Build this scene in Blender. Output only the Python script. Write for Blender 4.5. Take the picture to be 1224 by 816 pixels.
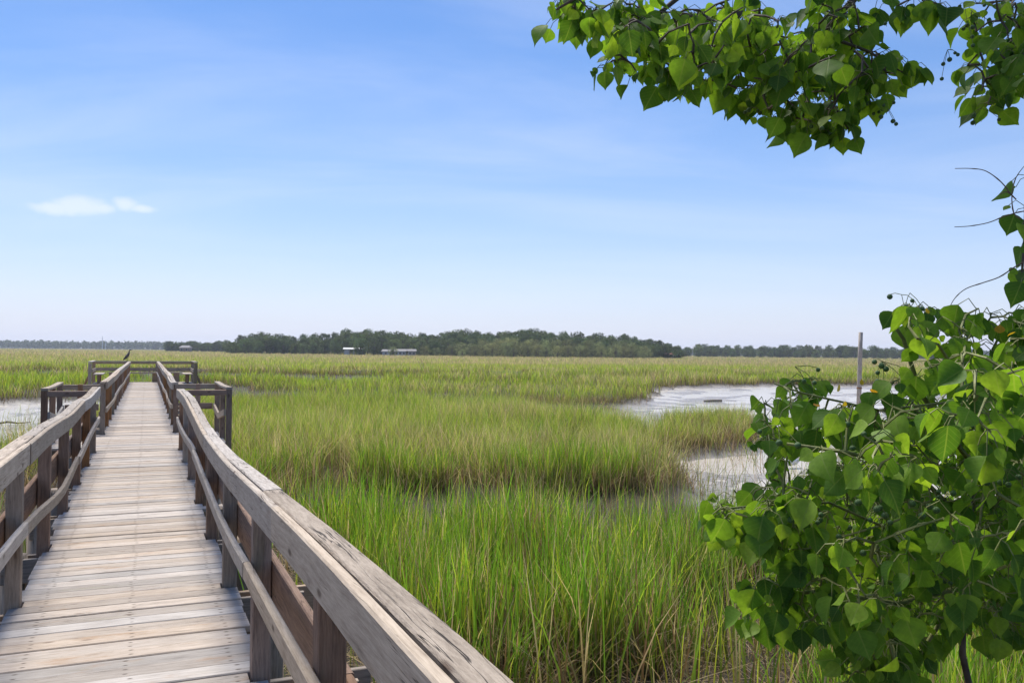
import bpy, math, random
import numpy as np
from mathutils import Matrix, Vector

for o in list(bpy.data.objects):
    bpy.data.objects.remove(o, do_unlink=True)
scene = bpy.context.scene
COL = scene.collection
rng = np.random.default_rng(11)
random.seed(11)

# ------------------------------------------------------------------ camera
F = 1000.0                       # focal length in photo pixels (1224 wide)
EYE = 2.9                        # eye above the mud
DECK = 1.28                      # top of the deck above the mud
ROLL, HOR = 0.0105, 12.5
TH = math.atan(0.437)            # heading of the boardwalk, left of the view axis
cam_d = bpy.data.cameras.new('camera')
cam = bpy.data.objects.new('camera', cam_d); COL.objects.link(cam)
cam_d.sensor_width = 36; cam_d.lens = F / 1224 * 36
cam_d.clip_start = 0.05; cam_d.clip_end = 12000
cam.matrix_world = (Matrix.Translation((0, 0, EYE)) @ Matrix.Rotation(math.pi/2 + math.atan(HOR/F), 4, 'X')
                    @ Matrix.Rotation(ROLL, 4, 'Z'))
scene.camera = cam

# ------------------------------------------------------------------ world, sun, exposure
SUN_EL, SUN_AZ = math.radians(62), math.radians(-24)     # azimuth from +Y, negative to the left
world = bpy.data.worlds.new('World'); scene.world = world; world.use_nodes = True
wn, wl = world.node_tree.nodes, world.node_tree.links
wn.clear()
sky = wn.new('ShaderNodeTexSky'); sky.sky_type = 'NISHITA'; sky.sun_disc = False
sky.sun_elevation = SUN_EL; sky.sun_rotation = SUN_AZ
sky.altitude = 0; sky.air_density = 1.0; sky.dust_density = 0.4; sky.ozone_density = 3.5
SKY_STRENGTH = 0.090
wbg = wn.new('ShaderNodeBackground'); wbg.inputs['Strength'].default_value = SKY_STRENGTH
wout = wn.new('ShaderNodeOutputWorld')

def wnode(t, **k):
    n = wn.new(t)
    for a, b in k.items(): setattr(n, a, b)
    return n
def wmath(op, a, b=None, c=None, clamp=False):
    n = wnode('ShaderNodeMath', operation=op, use_clamp=clamp)
    for i, v in enumerate((a, b, c)):
        if v is None: continue
        if isinstance(v, (int, float)): n.inputs[i].default_value = v
        else: wl.new(v, n.inputs[i])
    return n.outputs[0]
tc = wnode('ShaderNodeTexCoord')
sep = wnode('ShaderNodeSeparateXYZ'); wl.new(tc.outputs['Generated'], sep.inputs[0])
zc = wmath('ADD', wmath('MAXIMUM', sep.outputs[2], 0.0), 0.12)
comb = wnode('ShaderNodeCombineXYZ')
wl.new(wmath('DIVIDE', sep.outputs[0], zc), comb.inputs[0]); wl.new(wmath('DIVIDE', sep.outputs[1], zc), comb.inputs[1])
mp = wnode('ShaderNodeMapping'); wl.new(comb.outputs[0], mp.inputs[0])
mp.inputs['Scale'].default_value = (0.35, 0.9, 1); mp.inputs['Rotation'].default_value = (0, 0, 0.25)
nz = wnode('ShaderNodeTexNoise'); wl.new(mp.outputs[0], nz.inputs['Vector'])
nz.inputs['Scale'].default_value = 1.3; nz.inputs['Detail'].default_value = 7; nz.inputs['Roughness'].default_value = 0.55
nz.inputs['Distortion'].default_value = 0.6
mr = wnode('ShaderNodeMapRange', interpolation_type='SMOOTHSTEP'); wl.new(nz.outputs[0], mr.inputs[0])
mr.inputs[1].default_value = 0.36; mr.inputs[2].default_value = 0.85; mr.inputs[3].default_value = 0; mr.inputs[4].default_value = 0.30
wisp = wmath('MULTIPLY', mr.outputs[0], wmath('MULTIPLY', sep.outputs[2], 5.0, clamp=True))
def px_dir(px, py):
    a, b = px - 612, py - 408
    a1 = a*math.cos(ROLL) + b*math.sin(ROLL); b1 = -a*math.sin(ROLL) + b*math.cos(ROLL)
    return Vector((a1/F, 1.0, (HOR - b1)/F))
# one small fair-weather cloud low over the marsh, built from a few soft puffs along its heading
puffs = [(62, 248, .030, .0085), (95, 246, .040, .0130), (122, 249, .020, .008), (150, 244, .018, .0110), (168, 249, .020, .0060)]
nz2 = wnode('ShaderNodeTexNoise'); wl.new(tc.outputs['Generated'], nz2.inputs['Vector'])
nz2.inputs['Scale'].default_value = 42; nz2.inputs['Detail'].default_value = 6; nz2.inputs['Roughness'].default_value = 0.6
cl = None
for (px, py, rx, rz) in puffs:
    d = px_dir(px, py).normalized()
    az = math.atan2(d.x, d.y)
    vs = wnode('ShaderNodeVectorMath', operation='SUBTRACT'); wl.new(tc.outputs['Generated'], vs.inputs[0]); vs.inputs[1].default_value = d
    vm = wnode('ShaderNodeVectorMath', operation='LENGTH')
    vr = wnode('ShaderNodeVectorRotate', rotation_type='Z_AXIS'); wl.new(vs.outputs[0], vr.inputs['Vector']); vr.inputs['Angle'].default_value = az
    vv = wnode('ShaderNodeVectorMath', operation='MULTIPLY'); wl.new(vr.outputs[0], vv.inputs[0]); vv.inputs[1].default_value = (1/rx, 1/rx, 1/rz)
    wl.new(vv.outputs[0], vm.inputs[0])
    m = wnode('ShaderNodeMapRange', interpolation_type='SMOOTHSTEP'); wl.new(wmath('ADD', vm.outputs['Value'], wmath('MULTIPLY', wmath('SUBTRACT', nz2.outputs[0], 0.5), 1.1)), m.inputs[0])
    m.inputs[1].default_value = 1.25; m.inputs[2].default_value = 0.2; m.inputs[3].default_value = 0; m.inputs[4].default_value = 0.55
    cl = m.outputs[0] if cl is None else wmath('MAXIMUM', cl, m.outputs[0])
mx = wnode('ShaderNodeMix', data_type='RGBA'); wl.new(wmath('MAXIMUM', wisp, cl), mx.inputs['Factor'])
hsat = wnode('ShaderNodeHueSaturation'); wl.new(sky.outputs[0], hsat.inputs['Color']); hsat.inputs['Saturation'].default_value = 1.30
hb = wnode('ShaderNodeMix', data_type='RGBA')
wl.new(wmath('MULTIPLY', wmath('POWER', 2.718, wmath('MULTIPLY', wmath('MAXIMUM', sep.outputs[2], 0.0), -6.5)), 0.88), hb.inputs['Factor'])
tint = wnode('ShaderNodeMix', data_type='RGBA', blend_type='MULTIPLY'); tint.inputs['Factor'].default_value = 1.0; wl.new(hsat.outputs[0], tint.inputs['A']); tint.inputs['B'].default_value = (1.0, .95, 1.03, 1)
wl.new(tint.outputs['Result'], hb.inputs['A']); hb.inputs['B'].default_value = (5.1, 5.5, 7.1, 1)      # bright humid air low over the marsh, all round
wl.new(hb.outputs['Result'], mx.inputs['A']); mx.inputs['B'].default_value = (7.2, 7.4, 8.2, 1)
wl.new(mx.outputs['Result'], wbg.inputs['Color']); wl.new(wbg.outputs[0], wout.inputs[0])

sun_d = bpy.data.lights.new('sun', 'SUN'); sun = bpy.data.objects.new('sun', sun_d); COL.objects.link(sun)
sun_d.energy = 4.1; sun_d.angle = math.radians(20); sun_d.color = (1.0, 0.955, 0.88)
sdir = Vector((math.cos(SUN_EL)*math.sin(SUN_AZ), math.cos(SUN_EL)*math.cos(SUN_AZ), math.sin(SUN_EL)))
sun.rotation_euler = sdir.to_track_quat('Z', 'Y').to_euler()
sun.location = sdir*40
vs_ = scene.view_settings
vs_.view_transform = 'Standard'; vs_.look = 'None'; vs_.gamma = 1; vs_.use_curve_mapping = False
vs_.exposure = 0.66
scene.cycles.use_denoising = True
scene.cycles.max_bounces = 8; scene.cycles.transparent_max_bounces = 8
scene.cycles.volume_bounces = 0

# ------------------------------------------------------------------ helpers
def at(px, py, z=0.0, Y=None):
    """photo pixel -> point on the level z (or at depth Y)"""
    d = px_dir(px, py)
    if Y is None: Y = (z - EYE)/d.z
    return Vector((d.x*Y, Y, EYE + d.z*Y))

def tag(o, label=None, cat=None, group=None, kind=None):
    if label: o['label'] = label
    if cat: o['category'] = cat
    if group: o['group'] = group
    if kind: o['kind'] = kind
    return o

def link(name, me, mat=None, parent=None, loc=None, M=None):
    o = bpy.data.objects.new(name, me); COL.objects.link(o)
    if mat is not None and me is not None and not me.materials: me.materials.append(mat)
    if parent is not None: o.parent = parent
    if M is not None: o.matrix_local = M
    elif loc is not None: o.location = loc
    return o

def empty(name, loc=(0, 0, 0), rz=0):
    o = bpy.data.objects.new(name, None); COL.objects.link(o)
    o.location = loc; o.rotation_euler = (0, 0, rz); o.empty_display_size = 0.2
    return o

def np_mesh(name, V, T, col=None, uv=None, smooth=False):
    """triangle mesh from arrays; col per vertex, uv per vertex"""
    V = np.asarray(V, np.float32); T = np.asarray(T, np.int32)
    me = bpy.data.meshes.new(name)
    me.vertices.add(len(V)); me.vertices.foreach_set('co', V.ravel())
    n = len(T); k = T.shape[1]
    me.loops.add(n*k); me.loops.foreach_set('vertex_index', T.ravel())
    me.polygons.add(n); me.polygons.foreach_set('loop_start', np.arange(0, n*k, k, dtype=np.int32))
    if smooth: me.polygons.foreach_set('use_smooth', np.ones(n, bool))
    if col is not None:
        c = np.ones((len(V), 4), np.float32); c[:, :3] = col
        me.color_attributes.new('col', 'FLOAT_COLOR', 'POINT').data.foreach_set('color', c.ravel())
    if uv is not None:
        u = me.uv_layers.new(name='UVMap')
        u.data.foreach_set('uv', np.asarray(uv, np.float32)[T.ravel()].ravel())
    me.update(calc_edges=True)
    return me

class MB:
    """collects quads / tris with per-corner uv into one mesh"""
    def __init__(s): s.v = []; s.f = []; s.uv = []
    def add(s, vs, fs, uvs=None):
        b = len(s.v); s.v += [tuple(p) for p in vs]
        for i, f in enumerate(fs):
            s.f.append([b + k for k in f])
            s.uv.append(uvs[i] if uvs else [(0, 0)]*len(f))
        return s
    def loft(s, path, w, h, up=(0, 0, 1), ch=0.004, u0=0.0, sec=None, cap=True):
        """beam along a path; w across, h along up; w,h may be lists"""
        P = [Vector(p) for p in path]; n = len(P); up = Vector(up)
        rings = []; L = u0; us = []
        for i in range(n):
            t = (P[min(i+1, n-1)] - P[max(i-1, 0)]).normalized()
            r = t.cross(up).normalized(); q = r.cross(t).normalized()
            ww = (w[i] if isinstance(w, (list, tuple)) else w)/2; hh = (h[i] if isinstance(h, (list, tuple)) else h)/2
            c = min(ch, ww*.5, hh*.5)
            if sec is None:
                cs = [(-ww+c, -hh), (ww-c, -hh), (ww, -hh+c), (ww, hh-c), (ww-c, hh), (-ww+c, hh), (-ww, hh-c), (-ww, -hh+c)]
            else:
                cs = [(ww*math.cos(2*math.pi*k/sec), hh*math.sin(2*math.pi*k/sec)) for k in range(sec)]
            rings.append([P[i] + r*a + q*b for a, b in cs])
            if i: L += (P[i] - P[i-1]).length
            us.append(L)
        m = len(rings[0])
        per = [0]
        for k in range(m): per.append(per[-1] + (rings[0][k] - rings[0][(k+1) % m]).length)
        vs = [p for r in rings for p in r]; fs = []; uv = []
        for i in range(n-1):
            for k in range(m):
                k2 = (k+1) % m
                fs.append((i*m+k, i*m+k2, (i+1)*m+k2, (i+1)*m+k))
                uv.append([(us[i], per[k]), (us[i], per[k+1]), (us[i+1], per[k+1]), (us[i+1], per[k])])
        if cap:
            for i, sgn in ((0, 1), (n-1, -1)):
                idx = [i*m+k for k in range(m)]
                if sgn > 0: idx = idx[::-1]
                fs.append(tuple(idx))
                uv.append([((rings[i][k-i*m] - P[i]).dot(up)*.2 + us[i], (rings[i][k-i*m] - P[i]).length) for k in idx])
        return s.add(vs, fs, uv)
    def box(s, a, b):
        x0, y0, z0 = a; x1, y1, z1 = b
        vs = [(x0, y0, z0), (x1, y0, z0), (x1, y1, z0), (x0, y1, z0), (x0, y0, z1), (x1, y0, z1), (x1, y1, z1), (x0, y1, z1)]
        fs = [(0, 3, 2, 1), (4, 5, 6, 7), (0, 1, 5, 4), (1, 2, 6, 5), (2, 3, 7, 6), (3, 0, 4, 7)]
        return s.add(vs, fs, [[(vs[k][0]+vs[k][1], vs[k][2]) for k in f] for f in fs])
    def mesh(s, name, smooth=False):
        me = bpy.data.meshes.new(name); me.from_pydata(s.v, [], s.f)
        u = me.uv_layers.new(name='UVMap')
        flat = [c for f in s.uv for p in f for c in p]
        u.data.foreach_set('uv', flat)
        if smooth: me.polygons.foreach_set('use_smooth', [True]*len(me.polygons))
        me.update(); return me

# value noise for terrain and masks
_perm = rng.random((256, 256))
def vnoise(x, y):
    xi = np.floor(x).astype(int); yi = np.floor(y).astype(int)
    fx = x - xi; fy = y - yi; fx = fx*fx*(3-2*fx); fy = fy*fy*(3-2*fy)
    g = lambda i, j: _perm[(xi+i) & 255, (yi+j) & 255]
    return (g(0, 0)*(1-fx) + g(1, 0)*fx)*(1-fy) + (g(0, 1)*(1-fx) + g(1, 1)*fx)*fy
def fbm(x, y, o=4):
    s = np.zeros_like(x, dtype=float); a = .5; t = 0
    for k in range(o):
        s += a*vnoise(x*2**k + 17.3*k, y*2**k + 5.1*k); t += a; a *= .5
    return s/t

# ------------------------------------------------------------------ materials
def new_mat(name):
    m = bpy.data.materials.new(name); m.use_nodes = True
    nt = m.node_tree; nt.nodes.clear()
    out = nt.nodes.new('ShaderNodeOutputMaterial')
    return m, nt, out
class NB:
    def __init__(s, nt): s.nt = nt; s.n = nt.nodes; s.l = nt.links
    def node(s, t, ins=None, **k):
        n = s.n.new(t)
        for a, b in k.items(): setattr(n, a, b)
        for a, b in (ins or {}).items(): s.set(n.inputs[a], b)
        return n
    def set(s, sock, v):
        if hasattr(v, 'is_linked') or isinstance(v, bpy.types.NodeSocket): s.l.new(v, sock)
        else: sock.default_value = v
    def math(s, op, a, b=0.0, clamp=False):
        n = s.node('ShaderNodeMath', operation=op, use_clamp=clamp); s.set(n.inputs[0], a); s.set(n.inputs[1], b); return n.outputs[0]
    def noise(s, vec, scale, detail=4, rough=.55, dist=0.0):
        n = s.node('ShaderNodeTexNoise', {'Scale': scale, 'Detail': detail, 'Roughness': rough, 'Distortion': dist})
        if vec is not None: s.l.new(vec, n.inputs['Vector'])
        return n.outputs[0]
    def ramp(s, fac, stops):
        n = s.node('ShaderNodeValToRGB'); s.set(n.inputs[0], fac)
        el = n.color_ramp.elements
        while len(el) < len(stops): el.new(.5)
        for e, (p, c) in zip(el, stops): e.position = p; e.color = (*c, 1) if len(c) == 3 else c
        return n.outputs[0]
    def rng(s, v, a, b, c=0.0, d=1.0, smooth=False):
        n = s.node('ShaderNodeMapRange', interpolation_type='SMOOTHSTEP' if smooth else 'LINEAR')
        s.set(n.inputs[0], v)
        for i, q in enumerate((a, b, c, d)): s.set(n.inputs[i+1], q)
        return n.outputs[0]
    def mix(s, f, a, b, mode='MIX'):
        n = s.node('ShaderNodeMix', data_type='RGBA', blend_type=mode)
        s.set(n.inputs['Factor'], f); s.set(n.inputs['A'], a if not isinstance(a, tuple) else (*a, 1)[:4]); s.set(n.inputs['B'], b if not isinstance(b, tuple) else (*b, 1)[:4])
        return n.outputs['Result']
    def mapping(s, vec, scale=(1, 1, 1), loc=(0, 0, 0)):
        n = s.node('ShaderNodeMapping', {'Scale': scale}); s.l.new(vec, n.inputs['Vector']); s.set(n.inputs['Location'], loc); return n.outputs[0]
    def bump(s, h, strength, dist=0.01, nrm=None):
        n = s.node('ShaderNodeBump', {'Strength': strength, 'Distance': dist}); s.l.new(h, n.inputs['Height'])
        if nrm is not None: s.l.new(nrm, n.inputs['Normal'])
        return n.outputs[0]

def wood_mat(name, light, mid, dark, stain=.35, crack=1.0, rough=.85, nails=False, green=.15, rug=1.0):
    m, nt, out = new_mat(name); b = NB(nt)
    uv = b.node('ShaderNodeTexCoord').outputs['UV']
    rnd = b.node('ShaderNodeObjectInfo').outputs['Random']
    off = b.node('ShaderNodeCombineXYZ'); b.l.new(b.math('MULTIPLY', rnd, 173.0), off.inputs[0]); b.l.new(b.math('MULTIPLY', rnd, 71.0), off.inputs[1])
    vec = b.node('ShaderNodeVectorMath', operation='ADD'); b.l.new(uv, vec.inputs[0]); b.l.new(off.outputs[0], vec.inputs[1]); vec = vec.outputs[0]
    warp = b.noise(b.mapping(vec, (1.5, 6, 1)), 1.0, 3)
    wv = b.node('ShaderNodeCombineXYZ'); b.l.new(b.math('MULTIPLY', b.math('SUBTRACT', warp, .5), .05), wv.inputs[1])
    vec2 = b.node('ShaderNodeVectorMath', operation='ADD'); b.l.new(vec, vec2.inputs[0]); b.l.new(wv.outputs[0], vec2.inputs[1]); vec2 = vec2.outputs[0]
    grain = b.noise(b.mapping(vec2, (4.2*rug, 70, 1)), 1.0, 6, .68)
    fine = b.noise(b.mapping(vec2, (16*rug, 260, 1)), 1.0, 4, .7)
    broad = b.noise(b.mapping(vec, (3.2, 8, 1)), 1.0, 6, .66)
    g = b.math('ADD', b.math('MULTIPLY', grain, .55), b.math('ADD', b.math('MULTIPLY', fine, .27), b.math('MULTIPLY', broad, .34)))
    g = b.math('SUBTRACT', g, .045)
    col = b.ramp(g, [(.30, dark), (.47, mid), (.62, light), (.8, tuple(min(1, c*1.12) for c in light))])
    # per board tone
    tone = b.rng(rnd, 0, 1, .74, 1.16)
    hsv = b.node('ShaderNodeHueSaturation', {'Color': col, 'Value': tone})
    b.set(hsv.inputs['Saturation'], b.rng(b.math('FRACT', b.math('MULTIPLY', rnd, 7.31)), 0, 1, .55, 1.3))
    col = hsv.outputs[0]
    # rust-brown and algae stains with their own patchy shape
    st = b.rng(b.noise(b.mapping(vec, (2.3, 9, 1), (3, 7, 0)), 1.0, 6, .66), .55, .74, 0, stain, True)
    col = b.mix(st, col, (0.26, 0.13, 0.045))
    al = b.rng(b.noise(b.mapping(vec, (1.1, 6, 1), (13, 3, 0)), 1.0, 5, .6), .58, .78, 0, green, True)
    col = b.mix(al, col, (0.17, 0.17, 0.06))
    # checks (long cracks) and knots
    ck = b.noise(b.mapping(vec2, (1.1, 42, 1), (5, 1, 0)), 1.0, 3, .5)
    ckm = b.rng(b.math('ABSOLUTE', b.math('SUBTRACT', ck, .5)), 0.0, .014, 1, 0)
    ckm = b.math('MULTIPLY', ckm, b.rng(b.noise(b.mapping(vec, (1.3, 8, 1), (9, 9, 0)), 1.0, 2), .48, .6, 0, 1))
    col = b.mix(b.math('MULTIPLY', ckm, .75*crack), col, (0.035, 0.026, 0.02))
    vo = b.node('ShaderNodeTexVoronoi', {'Scale': 1.0, 'Randomness': 1.0}); b.l.new(b.mapping(vec, (2.6, 7.5, 1)), vo.inputs['Vector'])
    kn = b.rng(vo.outputs['Distance'], .04, .13, .8, 0, True)
    col = b.mix(kn, col, (0.09, 0.055, 0.035))
    if nails:
        su = b.node('ShaderNodeSeparateXYZ'); b.l.new(uv, su.inputs[0])
        tot = None
        for x in (-.56, -.06, .44):
            dx = b.math('DIVIDE', b.math('SUBTRACT', su.outputs[0], b.math('ADD', x, b.math('MULTIPLY', b.math('SUBTRACT', rnd, .5), .03))), .011)
            for y in (.033, .096):
                dy = b.math('DIVIDE', b.math('SUBTRACT', b.math('SUBTRACT', su.outputs[1], .1715), y), .006)
                r = b.math('SQRT', b.math('ADD', b.math('MULTIPLY', dx, dx), b.math('MULTIPLY', dy, dy)))
                r = b.math('ADD', r, b.math('MULTIPLY', b.math('SUBTRACT', grain, .5), 1.6))
                k = b.rng(r, .5, 1.6, .8, 0)
                tot = k if tot is None else b.math('MAXIMUM', tot, k)
        col = b.mix(tot, col, (0.05, 0.032, 0.022))
    h = b.math('SUBTRACT', b.math('ADD', b.math('MULTIPLY', grain, .6), b.math('MULTIPLY', fine, .5)), b.math('MULTIPLY', ckm, 1.2))
    p = b.node('ShaderNodeBsdfPrincipled', {'Base Color': col, 'Roughness': rough, 'Normal': b.bump(h, min(1.0, .55*rug), .004*rug)})
    p.inputs['Specular IOR Level'].default_value = .25
    b.l.new(p.outputs[0], out.inputs[0]); return m

M = {}
M['deck'] = wood_mat('weathered_deck_wood', (.45, .39, .335), (.34, .287, .24), (.14, .112, .09), stain=.6, nails=True, green=.3)
M['rail'] = wood_mat('weathered_rail_wood', (.46, .39, .315), (.33, .272, .215), (.12, .092, .07), stain=.25, crack=1.2, green=.10)
M['cap'] = wood_mat('weathered_cap_wood', (.46, .395, .33), (.31, .262, .215), (.055, .043, .034), stain=.25, crack=1.3, green=.06, rug=1.8)
M['post'] = wood_mat('brown_post_wood', (.33, .195, .118), (.21, .12, .074), (.075, .046, .031), stain=.4, green=.35)
M['frame'] = wood_mat('grey_framing_wood', (.37, .29, .22), (.24, .185, .135), (.09, .067, .049), stain=.3, green=.4)

def leaf_mat(name, cols, trans=.5, rough=.55, attr=False):
    m, nt, out = new_mat(name); b = NB(nt)
    tcn = b.node('ShaderNodeTexCoord'); uv = tcn.outputs['UV']
    if attr:
        v = b.node('ShaderNodeAttribute', attribute_name='col').outputs['Fac']
    else:
        v = b.node('ShaderNodeObjectInfo').outputs['Random']
    col = b.ramp(v, cols)
    s = b.node('ShaderNodeSeparateXYZ'); b.l.new(uv, s.inputs[0])
    x = b.math('ABSOLUTE', b.math('SUBTRACT', s.outputs[0], .5))
    mid = b.rng(x, .012, .03, 1, 0)
    w = b.math('SINE', b.math('MULTIPLY', b.math('SUBTRACT', s.outputs[1], b.math('MULTIPLY', x, .75)), 44.0))
    vein = b.math('MAXIMUM', mid, b.math('MULTIPLY', b.rng(w, .90, 1.0, 0, 1), .55))
    blot = b.noise(uv, 5.0, 4)
    col = b.mix(b.rng(blot, .35, .75, 0, .45), col, (.055, .10, .012))
    colv = b.mix(b.math('MULTIPLY', vein, .36), col, (.30, .36, .10))
    nrm = b.bump(b.math('ADD', b.math('MULTIPLY', vein, -.35), b.math('MULTIPLY', blot, 1.0)), .35, .002)
    p = b.node('ShaderNodeBsdfPrincipled', {'Base Color': colv, 'Roughness': rough, 'Normal': nrm})
    p.inputs['Specular IOR Level'].default_value = .22
    tr = b.node('ShaderNodeBsdfTranslucent')
    b.l.new(b.mix(1.0, colv, (1.7, 1.65, .65), 'MULTIPLY'), tr.inputs[0])
    ms = b.node('ShaderNodeMixShader', {'Fac': trans}); b.l.new(p.outputs[0], ms.inputs[1]); b.l.new(tr.outputs[0], ms.inputs[2])
    b.l.new(ms.outputs[0], out.inputs[0]); return m
leaf_cols = [(0.0, (.05, .12, .02)), (.35, (.10, .21, .025)), (.7, (.18, .32, .033)), (1.0, (.28, .42, .045))]
M['leaf'] = leaf_mat('tallow_leaf', leaf_cols)
M['yleaf'] = leaf_mat('yellowed_leaf', [(0, (.50, .36, .03)), (1, (.55, .26, .03))])
M['leafstuff'] = leaf_mat('tallow_leaf_mass', leaf_cols, attr=True)

def grass_mat(name, trans=.5):
    m, nt, out = new_mat(name); b = NB(nt)
    col = b.node('ShaderNodeAttribute', attribute_name='col').outputs['Color']
    d = b.node('ShaderNodeBsdfPrincipled', {'Base Color': col, 'Roughness': .5}); d.inputs['Specular IOR Level'].default_value = .13
    tr = b.node('ShaderNodeBsdfTranslucent'); b.l.new(b.mix(1.0, col, (1.15, 1.15, .8), 'MULTIPLY'), tr.inputs[0])
    ms = b.node('ShaderNodeMixShader', {'Fac': trans}); b.l.new(d.outputs[0], ms.inputs[1]); b.l.new(tr.outputs[0], ms.inputs[2])
    b.l.new(ms.outputs[0], out.inputs[0]); return m
M['grass'] = grass_mat('marsh_grass')
M['crown'] = grass_mat('tree_foliage', .22)

def simple(name, col, rough=.7, var=.25, scale=6, bump=.3, spec=.3, var2=None):
    m, nt, out = new_mat(name); b = NB(nt)
    oc = b.node('ShaderNodeTexCoord').outputs['Object']
    n = b.noise(oc, scale, 5)
    c = b.mix(b.rng(n, .3, .7, 0, 1), tuple(x*(1-var) for x in col), var2 or tuple(min(1, x*(1+var)) for x in col))
    p = b.node('ShaderNodeBsdfPrincipled', {'Base Color': c, 'Roughness': rough, 'Normal': b.bump(n, bump, .01)}); p.inputs['Specular IOR Level'].default_value = spec
    b.l.new(p.outputs[0], out.inputs[0]); return m
M['bark'] = simple('bark', (.12, .095, .075), .9, .45, 25, .7)
M['twig'] = simple('green_twig', (.19, .20, .06), .6, .35, 30)
M['twig_brown'] = simple('brown_twig', (.20, .13, .09), .7, .3, 30)
M['berry'] = simple('green_fruit', (.085, .15, .045), .45, .3, 60)
M['white_paint'] = simple('white_paint', (.5, .5, .48), .6, .08, 2)
M['roof'] = simple('grey_roof', (.22, .21, .21), .8, .2, 2)
M['roof_red'] = simple('red_roof', (.36, .15, .11), .8, .2, 2)
M['roof_green'] = simple('green_roof', (.10, .26, .15), .8, .2, 2)
M['tan_wall'] = simple('tan_wall', (.42, .36, .29), .8, .15, 2)
M['glass'] = simple('dark_glass', (.03, .035, .04), .15, .2, 2, .05, .5)
M['bird'] = simple('bird_feathers', (.085, .08, .085), .8, .5, 14)
M['jug'] = simple('white_plastic', (.75, .77, .80), .4, .1, 12)
M['mast'] = simple('pale_mast', (.62, .64, .66), .6, .05, .2)

# ground: wet mud and marsh peat
m, nt, out = new_mat('marsh_mud'); b = NB(nt)
pos = b.node('ShaderNodeNewGeometry').outputs['Position']
peat = b.node('ShaderNodeAttribute', attribute_name='col').outputs['Fac']
n1 = b.noise(pos, .55, 6, .6); n2 = b.noise(pos, 5.0, 6, .65); n3 = b.noise(pos, 28.0, 4, .6)
mud = b.ramp(b.math('ADD', b.math('MULTIPLY', n1, .5), b.math('MULTIPLY', n2, .5)), [(.3, (.10, .085, .073)), (.5, (.24, .212, .185)), (.7, (.38, .345, .305))])
litter = b.ramp(b.math('ADD', b.math('MULTIPLY', n3, .6), b.math('MULTIPLY', n2, .4)), [(.34, (.018, .015, .012)), (.52, (.05, .041, .031)), (.66, (.10, .083, .062)), (.76, (.26, .22, .17))])
col = b.mix(peat, mud, litter)
rough = b.math('ADD', b.rng(n2, .35, .65, .16, .6), b.math('MULTIPLY', peat, .35))
hgt = b.math('ADD', b.math('MULTIPLY', n2, .6), b.math('MULTIPLY', n3, .35))
p = b.node('ShaderNodeBsdfPrincipled', {'Base Color': col, 'Roughness': rough, 'Normal': b.bump(hgt, .6, .08)})
b.l.new(b.rng(peat, 0, 1, .5, .12), p.inputs['Specular IOR Level'])
b.l.new(p.outputs[0], out.inputs[0]); M['mud'] = m
m, nt, out = new_mat('creek_water'); b = NB(nt)
pos = b.node('ShaderNodeNewGeometry').outputs['Position']
w1 = b.noise(b.mapping(pos, (1.2, 2.6, 1)), 1.6, 5, .6); w2 = b.noise(b.mapping(pos, (1, 2, 1)), .35, 3)
p = b.node('ShaderNodeBsdfPrincipled', {'Base Color': (.49, .44, .38, 1), 'Specular IOR Level': .35, 'Roughness': .2, 'IOR': 1.33, 'Normal': b.bump(b.math('ADD', w1, b.math('MULTIPLY', w2, .5)), .5, .08)})
b.l.new(p.outputs[0], out.inputs[0]); M['water'] = m

# ------------------------------------------------------------------ marsh masks (pixels on the mud level -> metres)
def poly(pts): return np.array([tuple(at(x, y))[:2] for x, y in pts])
BACKMUD = poly([(630, 497), (660, 491), (735, 489), (760, 498), (755, 522), (700, 512), (650, 505)])
CREEK = poly([(708, 500), (735, 490), (768, 483), (776, 467), (830, 463), (935, 461), (1100, 462), (1300, 466), (1600, 474), (1700, 560), (1500, 680), (1250, 680), (1050, 660), (960, 650), (880, 640), (825, 610), (800, 575), (792, 553), (772, 530), (735, 510)])
ISLET = poly([(765, 540), (790, 520), (840, 510), (893, 514), (910, 528), (906, 540), (850, 547), (780, 548)])
CHAN = poly([(700, 489), (770, 484), (770, 498), (690, 499), (590, 494), (520, 487), (440, 485), (330, 488), (270, 496), (262, 489), (400, 480), (540, 482)])
LEFT = poly([(-250, 474), (-120, 478), (0, 484), (60, 480), (130, 482), (140, 496), (118, 512), (70, 540), (0, 556), (-150, 575), (-300, 540)])
GAP = poly([(300, 622), (420, 601), (520, 602), (640, 603), (760, 598), (830, 588), (1000, 640), (1010, 690), (900, 696), (800, 686), (700, 690), (560, 684), (450, 690), (400, 668), (330, 655)])
NEARMUD = np.array([(-9, 3), (0.4, 3.2), (1.2, 5.2), (-0.9, 6.6), (-4.0, 12.5), (-8.2, 16), (-11, 12)])
def sdist(P, poly):
    """signed distance, negative inside"""
    d = np.full(len(P), 1e9); inside = np.zeros(len(P), bool); n = len(poly)
    for i in range(n):
        a = poly[i]; c = poly[(i+1) % n]; e = c - a; w = P - a
        t = np.clip((w @ e)/(e @ e), 0, 1)
        d = np.minimum(d, np.hypot(*(w - t[:, None]*e).T))
        cond = ((a[1] > P[:, 1]) != (c[1] > P[:, 1]))
        with np.errstate(divide='ignore', invalid='ignore'):
            xi = (c[0]-a[0])*(P[:, 1]-a[1])/(c[1]-a[1]) + a[0]
        inside ^= cond & (P[:, 0] < xi)
    return np.where(inside, -d, d)
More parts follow.
